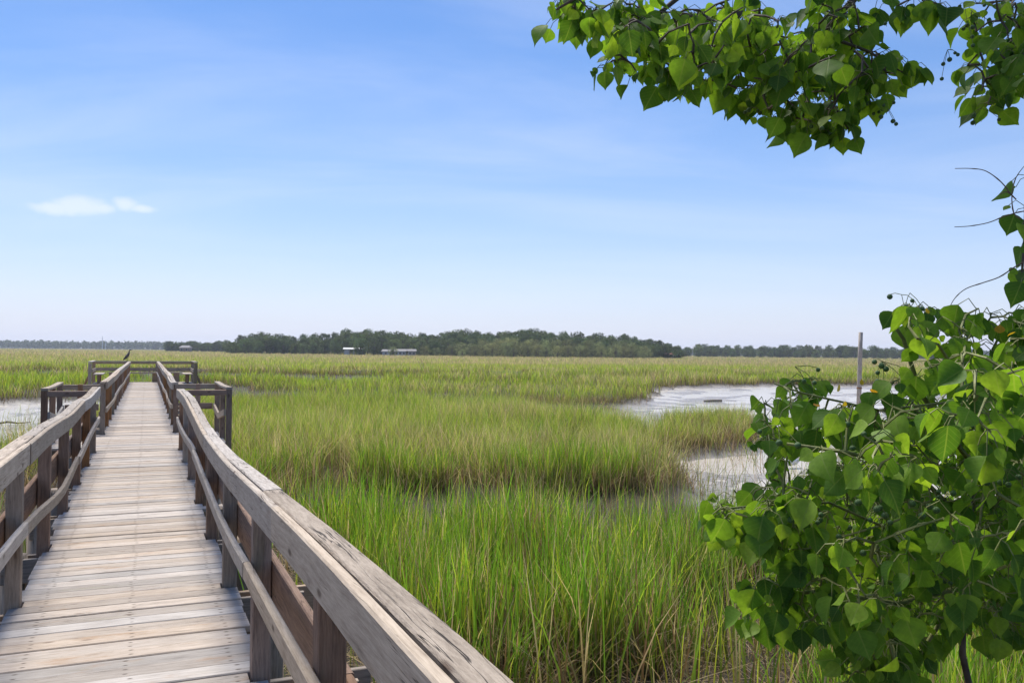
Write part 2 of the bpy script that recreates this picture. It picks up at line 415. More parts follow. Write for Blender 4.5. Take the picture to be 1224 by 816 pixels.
def marsh(P):
    """returns bank (1 grass bank, 0 bare mud) and sparse factor"""
    P = np.asarray(P, float)
    R = np.hypot(P[:, 0], P[:, 1])
    am = np.clip(R*.025, .15, 1.6)
    wx = (fbm(P[:, 0]*.5+3, P[:, 1]*.5, 4)-.5)*2*am; wy = (fbm(P[:, 0]*.5+40, P[:, 1]*.5+9, 4)-.5)*2*am
    Q = P + np.stack([wx, wy], 1)
    bare = np.minimum.reduce([sdist(Q, CREEK), sdist(Q, CHAN), sdist(Q, LEFT), sdist(Q, GAP), sdist(Q, BACKMUD)])
    bare = np.maximum(bare, -sdist(Q, ISLET))
    bare = np.minimum(bare, sdist(Q, NEARMUD))
    # far meandering rills
    r = np.abs(fbm(P[:, 0]*.024+7, P[:, 1]*.035+2, 3)-.5)
    far = np.where((R > 46) & (R < 300), (r-.045)*40, 9)
    bare = np.minimum(bare, far)
    marsh.wet = np.minimum(np.maximum(sdist(Q, CREEK), -sdist(Q, ISLET)), sdist(Q, LEFT))
    return np.clip(bare/.5+.5, 0, 1), bare
def ground_z(P):
    P = np.asarray(P, float)
    bk, bd = marsh(P)
    R = np.hypot(P[:, 0], P[:, 1])
    n = fbm(P[:, 0]*.9, P[:, 1]*.9, 4)-.5; n2 = fbm(P[:, 0]*.22+9, P[:, 1]*.22, 3)-.5
    bank = np.clip(bd/.9+.5, 0, 1); bank = bank*bank*(3-2*bank)
    wet = np.clip(.5-marsh.wet/.9, 0, 1); dry = 1-wet*wet*(3-2*wet)
    z = -.03 + .16*n + .12*n2 + bank*.12 + dry*.14
    s = np.clip((4.6-np.maximum(P[:, 1], -P[:, 1]*0-2))/3.4, 0, 1); s = s*s*(3-2*s)      # bank up to the shore the photographer stands on
    land = np.clip((P[:, 0]+3+3)/3, 0, 1)
    return z*(1-s) + s*(0.95+.08*n), np.maximum(dry, s)

# ground sheet to the horizon
th = np.concatenate([np.linspace(-48, 48, 420), np.linspace(50, 310, 90)])*math.pi/180
rr = np.concatenate([np.geomspace(.4, 5, 14)[:-1], np.geomspace(5, 95, 250)[:-1], np.geomspace(95, 420, 60)[:-1], np.geomspace(420, 9000, 24)])
TT, RR = np.meshgrid(th, rr)
XY = np.stack([(RR*np.sin(TT)).ravel(), (RR*np.cos(TT)).ravel()], 1)
Z, BK = ground_z(XY)
nth, nr = len(th), len(rr)
i, j = np.meshgrid(np.arange(nr-1), np.arange(nth), indexing='ij')
a = (i*nth+j).ravel(); c = (i*nth+(j+1) % nth).ravel(); d_ = ((i+1)*nth+(j+1) % nth).ravel(); e = ((i+1)*nth+j).ravel()
Q4 = np.stack([a, c, d_, e], 1)[:, ::-1]
V = np.column_stack([XY, Z])
V = np.vstack([V, [0, 0, .95]]); ci = len(V)-1
me = np_mesh('ground', V, Q4, col=np.repeat(np.append(BK, 1)[:, None], 3, 1), smooth=True)
g = link('ground', me, M['mud']); tag(g, kind='structure', label='flat tidal mud and peat of the salt marsh', cat='ground')
# creek water: a level sheet that shows wherever the mud dips below it
me = bpy.data.meshes.new('water')
me.from_pydata([(-90, 12, 0), (130, 12, 0), (130, 110, 0), (-90, 110, 0)], [], [(0, 1, 2, 3)])
w = link('water', me, M['water'], loc=(0, 0, -.022)); tag(w, kind='structure', label='shallow tidal creek water between the grass banks', cat='water')

# ------------------------------------------------------------------ boardwalk
BW = empty('boardwalk', (0, 0, DECK), TH)
tag(BW, 'long weathered grey plank boardwalk with brown posts and wavy handrails over the marsh', 'boardwalk')
sR, sL = .57, -.735
rj = random.Random(5)
POSTS = [-.75, .95, 2.65, 4.35, 6.05, 7.75, 9.45, 11.2, 12.9, 14.55]
FAR0, FAREND = 17.55, 43.6
FPOSTS = [17.55 + 1.735*k for k in range(16)]
PIT = .1425
plank_meshes = {}
def plank(x0, x1, t, key):
    if key not in plank_meshes:
        L = x1-x0; w = .139
        b_ = MB(); jz = rj.uniform(-.003, .003)
        b_.loft([(x0, 0, -.019), (x0+L*.5, rj.uniform(-.002, .002), -.019+jz), (x1, 0, -.019)], w, .038, ch=.005, u0=x0)
        # uv v starts at the bottom edge: shift so that the top face lies at .2125..
        plank_meshes[key] = b_.mesh('plank')
    o = link('plank', plank_meshes[key], M['deck'], BW)
    o.location = (0, t, rj.uniform(-.004, .004)); o.rotation_euler = (rj.uniform(-.012, .012), rj.uniform(-.003, .003), rj.uniform(-.006, .006))
    return o
allposts = POSTS + FPOSTS
t = .3; k = 0
while t < 44.0:
    near = min(abs(t-p) for p in allposts) < .118
    if t > 40.85: x0, x1, key = -2.2, 2.05, ('T', k % 3)
    elif 15.15 < t < 17.3: x0, x1, key = -1.45, 1.3, ('B', k % 3)
    elif near: x0, x1, key = -.685, .488, ('P', k % 3)
    else:
        q = rj.randrange(8); x0, x1, key = sL + .03*((q*5) % 8 - 4)/4, sR + .026*((q*3) % 8 - 4)/4, ('N', q)
    plank(x0, x1, t, key)
    k += 1; t += PIT + rj.choice([-.001, 0, 0, .001, .003, .006])
# stringers, cross beams, piles
for s in (-.56, -.06, .44):
    link('stringer', MB().loft([(s, .1, -.115), (s, 15, -.115), (s, 30, -.115), (s, 44, -.115)], .045, .145).mesh('stringer'), M['frame'], BW)
for t in allposts + [16.0]:
    if t < 0: continue
    a0, a1 = (-1.05-rj.random()*.15, .95+rj.random()*.2)
    if abs(t-16) < 2 and t > 14.6 and t < 18: a0, a1 = -1.5, 1.35
    link('cross_beam', MB().loft([(a0, t+.075, -.165), (0, t+.075, -.165), (a1, t+.075, -.165)], .04, .19).mesh('cross_beam'), M['frame'], BW)
    link('cross_beam', MB().loft([(a0+.05, t-.075, -.165), (0, t-.075, -.165), (a1-.1, t-.075, -.165)], .04, .19).mesh('cross_beam'), M['frame'], BW)
    for s in (-.95, .82):
        link('pile', MB().loft([(s, t, -2.1), (s+rj.uniform(-.01, .01), t, -1), (s, t, -.05)], .2, .2, up=(0, 1, 0), sec=10).mesh('pile', True), M['frame'], BW)
# wavy profile helper
def prof(pts, t): return float(np.interp(t, [p[0] for p in pts], [p[1] for p in pts]))
RTOP = [(-1, 1.08), (1.4, 1.06), (2.6, 1.035), (4.35, .965), (6.2, .895), (8.4, .885), (10, .935), (11.5, .99), (13, .985), (14.8, .955)]
LTOP = [(-1, 1.05), (4.35, 1.025), (7.7, 1.0), (9.4, .965), (11.2, .99), (12.5, .965), (14.8, .995)]
FRTOP = [(17, .975), (19, .93), (22, .985), (27, .97), (33, .99), (43.6, .985)]
FLTOP = [(17, .985), (21, .97), (27, .99), (34, .975), (43.6, .985)]
RLOW = [(-1, .66), (2.5, .63), (4.3, .565), (6.05, .485), (7.75, .50), (9.4, .555), (11.5, .52), (14.8, .49)]
LLOW = [(-1, .57), (4.5, .56), (6.5, .50), (8.4, .38), (10.5, .42), (12.8, .47), (14.8, .51)]
FRLOW = [(17, .56), (20, .45), (23, .50), (28, .47), (34, .5), (43.6, .49)]
FLLOW = [(17, .50), (21, .44), (25, .52), (30, .47), (37, .50), (43.6, .49)]
def cubic(pts, t):
    x = np.array([p[0] for p in pts]); y = np.array([p[1] for p in pts])
    m_ = np.gradient(y, x); i_ = int(np.clip(np.searchsorted(x, t)-1, 0, len(x)-2))
    h_ = x[i_+1]-x[i_]; u_ = (t-x[i_])/h_
    return float((2*u_**3-3*u_**2+1)*y[i_] + (u_**3-2*u_**2+u_)*h_*m_[i_] + (-2*u_**3+3*u_**2)*y[i_+1] + (u_**3-u_**2)*h_*m_[i_+1])
def run_beam(name, s, prf, dz, t0, t1, w, h, mat, joints, wob=.006, sgn=1):
    """boards end to end along the walk, following the sagging profile"""
    ts = [t0] + [q for q in joints if t0 < q < t1] + [t1]
    for a_, b_ in zip(ts[:-1], ts[1:]):
        n_ = max(3, int((b_-a_)/.55)); ph = rj.uniform(0, 6)
        path = []
        for i_ in range(n_+1):
            t_ = a_ + .003 + (b_-a_-.006)*i_/n_
            path.append((s + wob*math.sin(t_*1.1+ph) + .0015*rj.uniform(-1, 1), t_, cubic(prf, t_) + dz + .0015*rj.uniform(-1, 1)))
        link(name, MB().loft(path, w, h, u0=a_*.97, ch=.006).mesh(name), mat, BW)
def posts(ts, s, prf, mat, outer):
    for t_ in ts:
        top = cubic(prf, t_) - .045
        lean = rj.uniform(-.008, .008)
        p0 = (s, t_, -.36); p1 = (s+lean*.5, t_+rj.uniform(-.006, .006), top*.5); p2 = (s+lean, t_+rj.uniform(-.008, .008), top)
        link('post', MB().loft([p0, p1, p2], .09, .09, up=(0, 1, 0), ch=.005, u0=t_*3).mesh('post'), M['frame'] if (abs(t_-6.05) < .1 or (t_ > 8 and rj.random() < .12)) else mat, BW)
def railing(ts, t0, t1, prt, prl, side, jt, jl, ob=True):
    sg = 1 if side > 0 else -1
    ps = .545 if side > 0 else -.742               # centre of the posts
    posts(ts, ps, prt, M['post'], sg)
    run_beam('face_board', ps - sg*.066, prt, -.072, t0, t1, .036, .138, M['rail'], jt, .004)
    run_beam('cap_board', ps - sg*.004 + sg*.0, prt, -.022, t0, t1, .084, .04, M['cap'], [q+.55 for q in jt], .004)
    run_beam('lower_rail', ps - sg*.066, prl, -.043, t0, t1, .036, .086, M['rail'], jl, .008)
    if ob: run_beam('outer_board', ps + sg*.068, [(-1, .585), (10, .56), (50, .57)], -.115, t0, t1, .036, .225, M['post'], [q-.7 for q in jt], .004)
railing(POSTS[1:], -.2, 14.9, RTOP, RLOW, 1, [3.4, 7.75, 11.2], [4.35, 9.45])
railing(POSTS[1:], -.2, 14.9, LTOP, LLOW, -1, [6.05, 11.2], [6.05, 10.4])
railing(FPOSTS, 17.45, 43.7, FRTOP, FRLOW, 1, [21.0, 25, 29.6, 34.8, 39], [21, 26.2, 31.4, 36.6], False)
railing(FPOSTS, 17.45, 43.7, FLTOP, FLLOW, -1, [21.0, 26.2, 31.4, 36.6], [22.7, 28, 33, 38], False)
# side bays between the two runs of railing
for sg, s_in, s_out in ((1, .50, 1.30), (-1, -.70, -1.45)):
    for (s_, t_) in ((s_out, 14.95), (s_out, 16.2), (s_out, 17.5), (s_in+(s_out-s_in)*.55, 17.5)):
        link('post', MB().loft([(s_, t_, -.36), (s_, t_, .4), (s_, t_, .93)], .092, .092, up=(0, 1, 0)).mesh('post'), M['post'], BW)
    for t_, mt in ((14.95, M['post']), (17.5, M['frame'])):
        link('bay_beam', MB().loft([(s_in+sg*(.13 if t_ < 16 else .02), t_, .885), ((s_in+s_out)/2, t_, .88), (s_out+sg*.045, t_, .885)], .09, .09, up=(0, 0, 1)).mesh('bay_beam'), mt, BW)
    link('bay_cap', MB().loft([(s_out+sg*.0, 14.9, .955), (s_out+sg*.0, 16.2, .94), (s_out+sg*.0, 17.6, .955)], .10, .04).mesh('bay_cap'), M['cap'], BW)
    link('bay_board', MB().loft([(s_out-sg*.068, 14.9, .55), (s_out-sg*.068, 16.2, .40), (s_out-sg*.068, 17.4, .50)], .036, .11).mesh('bay_board'), M['rail'], BW)
    link('bay_board', MB().loft([(s_in+sg*.1, 17.43, .51), (s_out-sg*.09, 17.43, .50)], .036, .12).mesh('bay_board'), M['post'], BW)
# head of the pier: wide landing with railing and benches on three sides
hx0, hx1 = -2.25, 2.1
for (s_, t_) in ((hx0, 44.0), (hx0, 41.0), (hx1, 41.0), (hx1, 44.0), (-.9, 44.0), (.5, 44.0)):
    link('post', MB().loft([(s_, t_, -.36), (s_, t_, .4), (s_, t_, .95)], .14, .12, up=(0, 1, 0)).mesh('post'), M['frame'], BW)
link('cap_board', MB().loft([(hx0-.1, 44.03, .975), (0, 44.03, .972), (hx1+.1, 44.03, .975)], .16, .05).mesh('cap_board'), M['rail'], BW)
link('head_rail', MB().loft([(hx0, 43.96-.03, .90), (0, 43.96-.03, .90), (hx1, 43.96-.03, .90)], .045, .09).mesh('head_rail'), M['frame'], BW)
link('head_rail', MB().loft([(hx0+.08, 43.9, .60), (0, 43.9, .60), (hx1-.08, 43.9, .60)], .045, .15).mesh('head_rail'), M['frame'], BW)
for sg, x_ in ((-1, hx0), (1, hx1)):
    link('cap_board', MB().loft([(x_, 40.9, .99), (x_, 42.4, .985), (x_, 43.94, .99)], .15, .05).mesh('cap_board'), M['rail'], BW)
    link('head_rail', MB().loft([(x_-sg*.09, 41, .60), (x_-sg*.09, 43.8, .60)], .045, .15).mesh('head_rail'), M['rail'], BW)
    link('diagonal_brace', MB().loft([(x_+sg*.07, 43.97, .62), (x_+sg*.42, 43.97, -.25)], .09, .05, up=(0, 1, 0)).mesh('diagonal_brace'), M['post'], BW)
    se = link('bench_seat', MB().loft([(x_-sg*.32, 41.1, .44), (x_-sg*.32, 43.3, .44)], .40, .045).mesh('bench_seat'), M['rail'], BW)
    for t_ in (41.4, 43.0): link('bench_leg', MB().loft([(x_-sg*.32, t_, 0), (x_-sg*.32, t_, .415)], .09, .28, up=(0, 1, 0)).mesh('bench_leg'), M['post'], se)
se = link('bench_seat', MB().loft([(hx0+.6, 43.62, .44), (0, 43.62, .437), (hx1-.6, 43.62, .44)], .36, .05).mesh('bench_seat'), M['frame'], BW)
for s_ in (-1.45, .42, 1.35): link('bench_leg', MB().loft([(s_, 43.62, 0), (s_, 43.62, .41)], .09, .28, up=(1, 0, 0)).mesh('bench_leg'), M['frame'], se)


# ------------------------------------------------------------------ marsh grass
CT, ST = math.cos(TH), math.sin(TH)
def walk_st(P): return P[:, 0]*CT + P[:, 1]*ST, -P[:, 0]*ST + P[:, 1]*CT
def clear_of_walk(P, mg=.0):
    s_, t_ = walk_st(P)
    ok = ~((t_ < 44.3) & (s_ > -1.0-mg) & (s_ < .86+mg))
    ok &= ~((t_ > 14.6) & (t_ < 17.9) & (s_ > -1.6-mg) & (s_ < 1.45+mg))
    return ok & ~((t_ > 40.4) & (t_ < 44.5) & (s_ > -2.5) & (s_ < 2.35))
def sector(n, r0, r1, half=41, log=False):
    a_ = rng.uniform(-half, half, n)*math.pi/180
    r_ = r0*(r1/r0)**rng.random(n) if log else np.sqrt(rng.uniform(r0*r0, r1*r1, n))
    return np.stack([r_*np.sin(a_), r_*np.cos(a_)], 1)
def strips(P, z0, L, W, az, lean, bend, wz, cb, ct, segs):
    """tapered blades: az lean heading, wz heading of the blade's width"""
    n = len(P); nv = 2*segs+1
    V = np.zeros((n, nv, 3), np.float32); C = np.zeros((n, nv, 3), np.float32)
    for k_ in range(segs+1):
        f = k_/segs
        out_ = (lean*f + bend*f*f)*L; up_ = L*(f - .38*np.abs(bend)*f*f)
        cx = P[:, 0] + np.cos(az)*out_; cy = P[:, 1] + np.sin(az)*out_; cz = z0 + up_
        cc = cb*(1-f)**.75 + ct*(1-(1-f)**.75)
        if k_ == segs:
            V[:, nv-1] = np.stack([cx, cy, cz], 1); C[:, nv-1] = cc
        else:
            hw = W*.5*(1-f)**.6*(1 if k_ else .75)
            dx, dy = np.cos(wz)*hw, np.sin(wz)*hw
            V[:, 2*k_] = np.stack([cx-dx, cy-dy, cz], 1); V[:, 2*k_+1] = np.stack([cx+dx, cy+dy, cz], 1)
            C[:, 2*k_] = cc; C[:, 2*k_+1] = cc
    tri = []
    for k_ in range(segs-1): tri += [(2*k_, 2*k_+1, 2*k_+3), (2*k_, 2*k_+3, 2*k_+2)]
    tri.append((2*segs-2, 2*segs-1, 2*segs))
    T = (np.arange(n)[:, None, None]*nv + np.array(tri)[None]).reshape(-1, 3)
    return V.reshape(-1, 3), T, C.reshape(-1, 3)
def lerp(a_, b_, f): return a_*(1-f) + b_*f
def colmix(n, cols, w):
    w = np.asarray(w, float)
    w = w/w.sum(-1, keepdims=True); cw = np.cumsum(np.broadcast_to(w, (n, len(cols))), 1)
    k_ = (rng.random(n)[:, None] > cw).sum(1).clip(0, len(cols)-1)
    c = np.array(cols)[k_]*rng.uniform(.6, 1.35, (n, 1))
    return c*rng.uniform(.92, 1.08, (n, 3))
GREEN, YGREEN, OLIVE, TAN, BROWN, PINK = (.165, .34, .024), (.42, .51, .045), (.31, .35, .09), (.58, .46, .27), (.24, .15, .09), (.62, .46, .32)
chunks = []
def emit(P, h, W, mixw, lean, bend, segs, basec=None, lum=1.0):
    n = len(P)
    z0, _ = ground_z(P); z0 = z0 - .02
    ct = colmix(n, [GREEN, YGREEN, OLIVE, TAN, BROWN, PINK], mixw)*lum
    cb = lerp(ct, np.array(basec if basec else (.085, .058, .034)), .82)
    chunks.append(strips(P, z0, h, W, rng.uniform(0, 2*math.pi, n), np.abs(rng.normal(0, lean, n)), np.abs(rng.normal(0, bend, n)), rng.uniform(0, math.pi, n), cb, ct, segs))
def keepmask(P, sparse=.03, thr=.34, gain=4.5):
    bk, bd = marsh(P)
    dens = np.clip(bd/.35, 0, 1)
    clump = fbm(P[:, 0]*1.1+31, P[:, 1]*1.1+5, 3)
    p_ = dens*np.clip((clump-thr)*gain, .06, 1) + sparse*(bd < .2)*(clump > .5)*2
    return (rng.random(len(P)) < p_) & clear_of_walk(P)
def top_noise(P, sc=.35): return .45 + .62*fbm(P[:, 0]*sc+11, P[:, 1]*sc+3, 3) + .50*fbm(P[:, 0]*1.7+5, P[:, 1]*1.7+8, 2)
# near bed, blade by blade
P = sector(210000, 5.0, 17.5); P = P[keepmask(P, .012, .43, 7)]
s_, t_ = walk_st(P); P = P[~((P[:, 1] < 6.0) & (P[:, 0] < 1.6))]
n = len(P); tip = top_noise(P, .6)
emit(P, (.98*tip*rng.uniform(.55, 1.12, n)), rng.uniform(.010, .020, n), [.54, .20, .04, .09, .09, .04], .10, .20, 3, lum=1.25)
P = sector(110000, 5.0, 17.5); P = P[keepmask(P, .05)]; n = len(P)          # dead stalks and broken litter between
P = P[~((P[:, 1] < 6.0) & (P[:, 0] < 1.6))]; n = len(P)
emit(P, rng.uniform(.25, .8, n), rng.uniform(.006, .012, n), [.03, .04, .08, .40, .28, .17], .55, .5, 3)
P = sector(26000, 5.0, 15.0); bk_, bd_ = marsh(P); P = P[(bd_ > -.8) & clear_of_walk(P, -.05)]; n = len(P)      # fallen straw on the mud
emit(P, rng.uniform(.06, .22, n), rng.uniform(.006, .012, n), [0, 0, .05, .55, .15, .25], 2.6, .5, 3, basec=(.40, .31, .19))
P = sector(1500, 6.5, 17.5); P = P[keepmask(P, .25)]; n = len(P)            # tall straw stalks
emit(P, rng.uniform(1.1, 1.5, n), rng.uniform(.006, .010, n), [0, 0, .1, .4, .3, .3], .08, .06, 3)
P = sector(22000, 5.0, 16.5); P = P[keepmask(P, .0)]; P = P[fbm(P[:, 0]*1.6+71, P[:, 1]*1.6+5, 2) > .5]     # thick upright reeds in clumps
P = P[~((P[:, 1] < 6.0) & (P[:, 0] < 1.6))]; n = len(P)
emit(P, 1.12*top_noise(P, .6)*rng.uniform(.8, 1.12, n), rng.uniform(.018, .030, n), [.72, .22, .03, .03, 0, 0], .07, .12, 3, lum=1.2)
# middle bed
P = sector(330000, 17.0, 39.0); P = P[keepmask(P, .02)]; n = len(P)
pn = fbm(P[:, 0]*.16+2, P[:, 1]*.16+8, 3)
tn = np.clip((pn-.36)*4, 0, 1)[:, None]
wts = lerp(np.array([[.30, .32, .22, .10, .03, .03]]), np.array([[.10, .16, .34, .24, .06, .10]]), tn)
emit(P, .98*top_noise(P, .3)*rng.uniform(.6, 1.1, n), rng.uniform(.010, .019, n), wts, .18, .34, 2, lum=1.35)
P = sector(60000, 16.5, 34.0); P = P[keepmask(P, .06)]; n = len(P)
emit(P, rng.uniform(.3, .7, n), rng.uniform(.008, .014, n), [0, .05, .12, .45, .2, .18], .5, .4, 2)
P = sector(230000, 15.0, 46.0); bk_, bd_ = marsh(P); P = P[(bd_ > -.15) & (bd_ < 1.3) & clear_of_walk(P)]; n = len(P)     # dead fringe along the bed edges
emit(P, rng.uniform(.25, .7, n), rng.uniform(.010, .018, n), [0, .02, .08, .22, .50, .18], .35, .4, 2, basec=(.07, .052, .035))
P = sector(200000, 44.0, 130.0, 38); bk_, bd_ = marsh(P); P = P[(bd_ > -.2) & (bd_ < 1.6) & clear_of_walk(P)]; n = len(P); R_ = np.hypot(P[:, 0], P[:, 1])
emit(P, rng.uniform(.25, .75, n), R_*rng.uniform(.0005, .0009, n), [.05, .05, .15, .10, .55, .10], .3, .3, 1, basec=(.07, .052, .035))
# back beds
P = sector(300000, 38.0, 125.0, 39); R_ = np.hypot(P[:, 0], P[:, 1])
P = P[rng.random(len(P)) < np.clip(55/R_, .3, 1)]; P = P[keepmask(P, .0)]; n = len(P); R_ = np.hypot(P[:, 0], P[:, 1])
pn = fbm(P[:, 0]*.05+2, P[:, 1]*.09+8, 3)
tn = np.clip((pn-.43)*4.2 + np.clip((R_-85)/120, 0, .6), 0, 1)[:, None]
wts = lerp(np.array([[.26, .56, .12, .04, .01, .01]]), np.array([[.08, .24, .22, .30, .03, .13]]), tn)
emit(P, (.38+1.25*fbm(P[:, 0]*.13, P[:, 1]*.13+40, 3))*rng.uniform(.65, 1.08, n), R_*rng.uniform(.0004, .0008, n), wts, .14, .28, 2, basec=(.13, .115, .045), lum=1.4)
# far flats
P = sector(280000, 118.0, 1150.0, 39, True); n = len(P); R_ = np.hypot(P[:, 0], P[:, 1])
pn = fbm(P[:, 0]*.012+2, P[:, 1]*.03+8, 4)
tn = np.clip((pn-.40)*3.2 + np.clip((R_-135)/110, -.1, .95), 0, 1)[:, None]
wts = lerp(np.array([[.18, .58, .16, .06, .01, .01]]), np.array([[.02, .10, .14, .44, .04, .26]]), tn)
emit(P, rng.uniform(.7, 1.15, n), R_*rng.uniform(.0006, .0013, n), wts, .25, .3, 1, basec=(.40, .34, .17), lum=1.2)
off = 0; Vs, Ts, Cs = [], [], []
for v_, t_, c_ in chunks: Vs.append(v_); Ts.append(t_+off); Cs.append(c_); off += len(v_)
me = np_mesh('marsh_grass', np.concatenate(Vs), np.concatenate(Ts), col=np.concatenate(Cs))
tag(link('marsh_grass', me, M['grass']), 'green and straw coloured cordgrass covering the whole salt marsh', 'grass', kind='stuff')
chunks.clear()

# ------------------------------------------------------------------ far woods
m, nt, out = new_mat('tree_foliage_varied'); b = NB(nt)
colr = b.node('ShaderNodeAttribute', attribute_name='col').outputs['Color']
rnd = b.node('ShaderNodeObjectInfo').outputs['Random']
hs = b.node('ShaderNodeHueSaturation', {'Color': colr}); b.l.new(b.rng(rnd, 0, 1, .7, 1.35), hs.inputs['Value']); b.l.new(b.rng(b.math('FRACT', b.math('MULTIPLY', rnd, 9.7)), 0, 1, .475, .515), hs.inputs['Hue'])
d = b.node('ShaderNodeBsdfDiffuse'); b.l.new(hs.outputs[0], d.inputs[0])
tr = b.node('ShaderNodeBsdfTranslucent'); b.l.new(hs.outputs[0], tr.inputs[0])
ms = b.node('ShaderNodeMixShader', {'Fac': .25}); b.l.new(d.outputs[0], ms.inputs[1]); b.l.new(tr.outputs[0], ms.inputs[2]); b.l.new(ms.outputs[0], out.inputs[0])
M['crown'] = m
def leaf_quads(C, size, N):
    """small faces at C with given normals"""
    n = len(C)
    r_ = rng.normal(size=(n, 3)); N = N + r_*.55; N /= np.linalg.norm(N, axis=1)[:, None]
    u_ = np.cross(N, rng.normal(size=(n, 3))); u_ /= np.linalg.norm(u_, axis=1)[:, None]; v_ = np.cross(N, u_)
    s_ = size*rng.uniform(.6, 1.3, n)[:, None]
    V = np.stack([C-u_*s_, C+v_*s_*.6, C+u_*s_, C-v_*s_*.6], 1).reshape(-1, 3)
    return V, np.arange(4*n).reshape(n, 4)
def tree_meshes(h, w, lobes, per, low, tone, seed):
    r_ = np.random.default_rng(seed)
    Vc, Fc, Cc = [], [], []; o_ = 0; tr_ = MB()
    hub = h*low
    tr_.loft([(0, 0, -.3), (r_.normal()*.1, r_.normal()*.1, h*.25), (r_.normal()*.3, r_.normal()*.3, h*.55), (r_.normal()*.5, r_.normal()*.5, h*.82)], [h*.05, h*.038, h*.026, h*.01], [h*.05, h*.038, h*.026, h*.01], up=(0, 1, 0), sec=7)
    for k_ in range(lobes):
        f = (k_+.5)/lobes
        zz = hub + (h*.93-hub)*f**.8
        rad = w*.5*math.sin(math.pi*(.18+.74*f))**.8*(.45+.6*r_.random())
        a_ = k_*2.4+r_.random()*.8
        c_ = np.array([rad*math.cos(a_), rad*math.sin(a_), zz])
        lr = w*.17*(.7+.7*r_.random())
        dirs = r_.normal(size=(per, 3)); dirs /= np.linalg.norm(dirs, axis=1)[:, None]
        rr_ = lr*(.55+.5*r_.random((per, 1)))
        pts = c_ + dirs*rr_*np.array([1.15, 1.15, .75])
        Vv, Ff = leaf_quads(pts, .34*h/12, dirs)
        shade = r_.uniform(.65, 1.3)
        Cc.append(np.repeat(np.array(tone)*shade*r_.uniform(.75, 1.25, (per, 1)), 4, 0)); Vc.append(Vv); Fc.append(Ff+o_); o_ += len(Vv)
        tr_.loft([(0, 0, zz*.55), tuple(c_*np.array([.5, .5, .86])), tuple(c_)], [h*.018, h*.012, h*.005], [h*.018, h*.012, h*.005], up=(0, .3, 1), sec=5, cap=False)
    return np_mesh('crown', np.concatenate(Vc), np.concatenate(Fc), col=np.concatenate(Cc)), tr_.mesh('trunk', True)
DKG, OLV = (.115, .155, .055), (.26, .28, .11)
tall = [tree_meshes(12, 9.5, 30, 75, .12, DKG, 100+k_) for k_ in range(6)]
roundv = [tree_meshes(9, 9.5, 22, 75, .12, OLV, 200+k_) for k_ in range(4)]
def tree(name, var, X, Y, hs_, ws_, label, group, rz=None):
    e_ = empty(name, (X, Y, .15), rng.uniform(0, 6.28)); e_.scale = (ws_, ws_, hs_)
    tag(e_, label, 'tree', group)
    link('crown', var[0], M['crown'], e_); link('trunk', var[1], M['bark'], e_)
    return e_
def skyline(pts, px): return float(np.interp(px, [p_[0] for p_ in pts], [p_[1] for p_ in pts]))
def px_tree(px, Y, ytop):
    p_ = at(px, ytop, Y=Y); return p_.x, p_.z-.15
ISL = [(268, 408), (285, 399), (315, 396), (350, 398), (395, 397), (420, 391), (450, 393), (490, 396), (520, 397), (550, 393), (580, 394), (615, 392), (640, 391), (665, 395), (700, 397), (745, 398), (775, 402), (800, 406), (815, 411)]
for row, (Yd, dy, stp) in enumerate(((455, 0, 13), (430, 3, 12), (405, 6, 12), (392, 9, 14))):
    x_ = 274 + row*3
    while x_ < 812:
        px = x_ + rng.uniform(-3, 3)
        Yt = Yd + rng.uniform(-9, 9) + (18 if px < 420 else 0)
        X_, h_ = px_tree(px, Yt, skyline(ISL, px) + dy + abs(rng.normal(0, 2.2)))
        h_ = max(h_, 4.5)
        tree('oak_tree', tall[rng.integers(6)], X_, Yt, h_/12, rng.uniform(.75, 1.1)*max(.62, h_/12), 'dark green broadleaf tree in the wooded island across the marsh', 'trees of the wooded island')
        x_ += stp*rng.uniform(.8, 1.2)
FRT = [(548, 410), (575, 406), (605, 403), (650, 405), (700, 406), (735, 406), (770, 411), (785, 414)]
x_ = 552
while x_ < 785:
    for Yt in (372, 362):
        px = x_ + rng.uniform(-4, 4)
        X_, h_ = px_tree(px, Yt, skyline(FRT, px) + (0 if Yt > 365 else 5) + abs(rng.normal(0, 1.5)))
        tree('rounded_tree', roundv[rng.integers(4)], X_, Yt+rng.uniform(-3, 3), max(h_, 3)/9, rng.uniform(.7, 1.0)*max(h_, 4)/9, 'rounded olive green tree at the front edge of the wooded island', 'olive trees along the island shore')
    x_ += rng.uniform(10, 15)
for px, yt in ((432, 413), (470, 414), (490, 416), (508, 413), (522, 415), (540, 412)):
    X_, h_ = px_tree(px, 385, yt)
    tree('rounded_tree', roundv[rng.integers(4)], X_, 385+rng.uniform(-4, 4), h_/9, h_/9*.9, 'small olive tree beside the island houses', 'small trees beside the island houses')
x_ = 200                                                     # low trees left of the island
while x_ < 270:
    for Yt in (610, 640):
        X_, h_ = px_tree(x_+rng.uniform(-2, 2), Yt, rng.uniform(406.5, 411))
        tree('oak_tree', tall[rng.integers(6)], X_, Yt, h_/12, h_/12*rng.uniform(.9, 1.2), 'low dark tree on the spit beside the grey roofed hut', 'low trees on the spit')
    x_ += rng.uniform(5, 8)
RGT = [(790, 409), (815, 412), (830, 410), (870, 411), (900, 412), (950, 411), (985, 412), (1020, 411), (1060, 414), (1120, 415)]
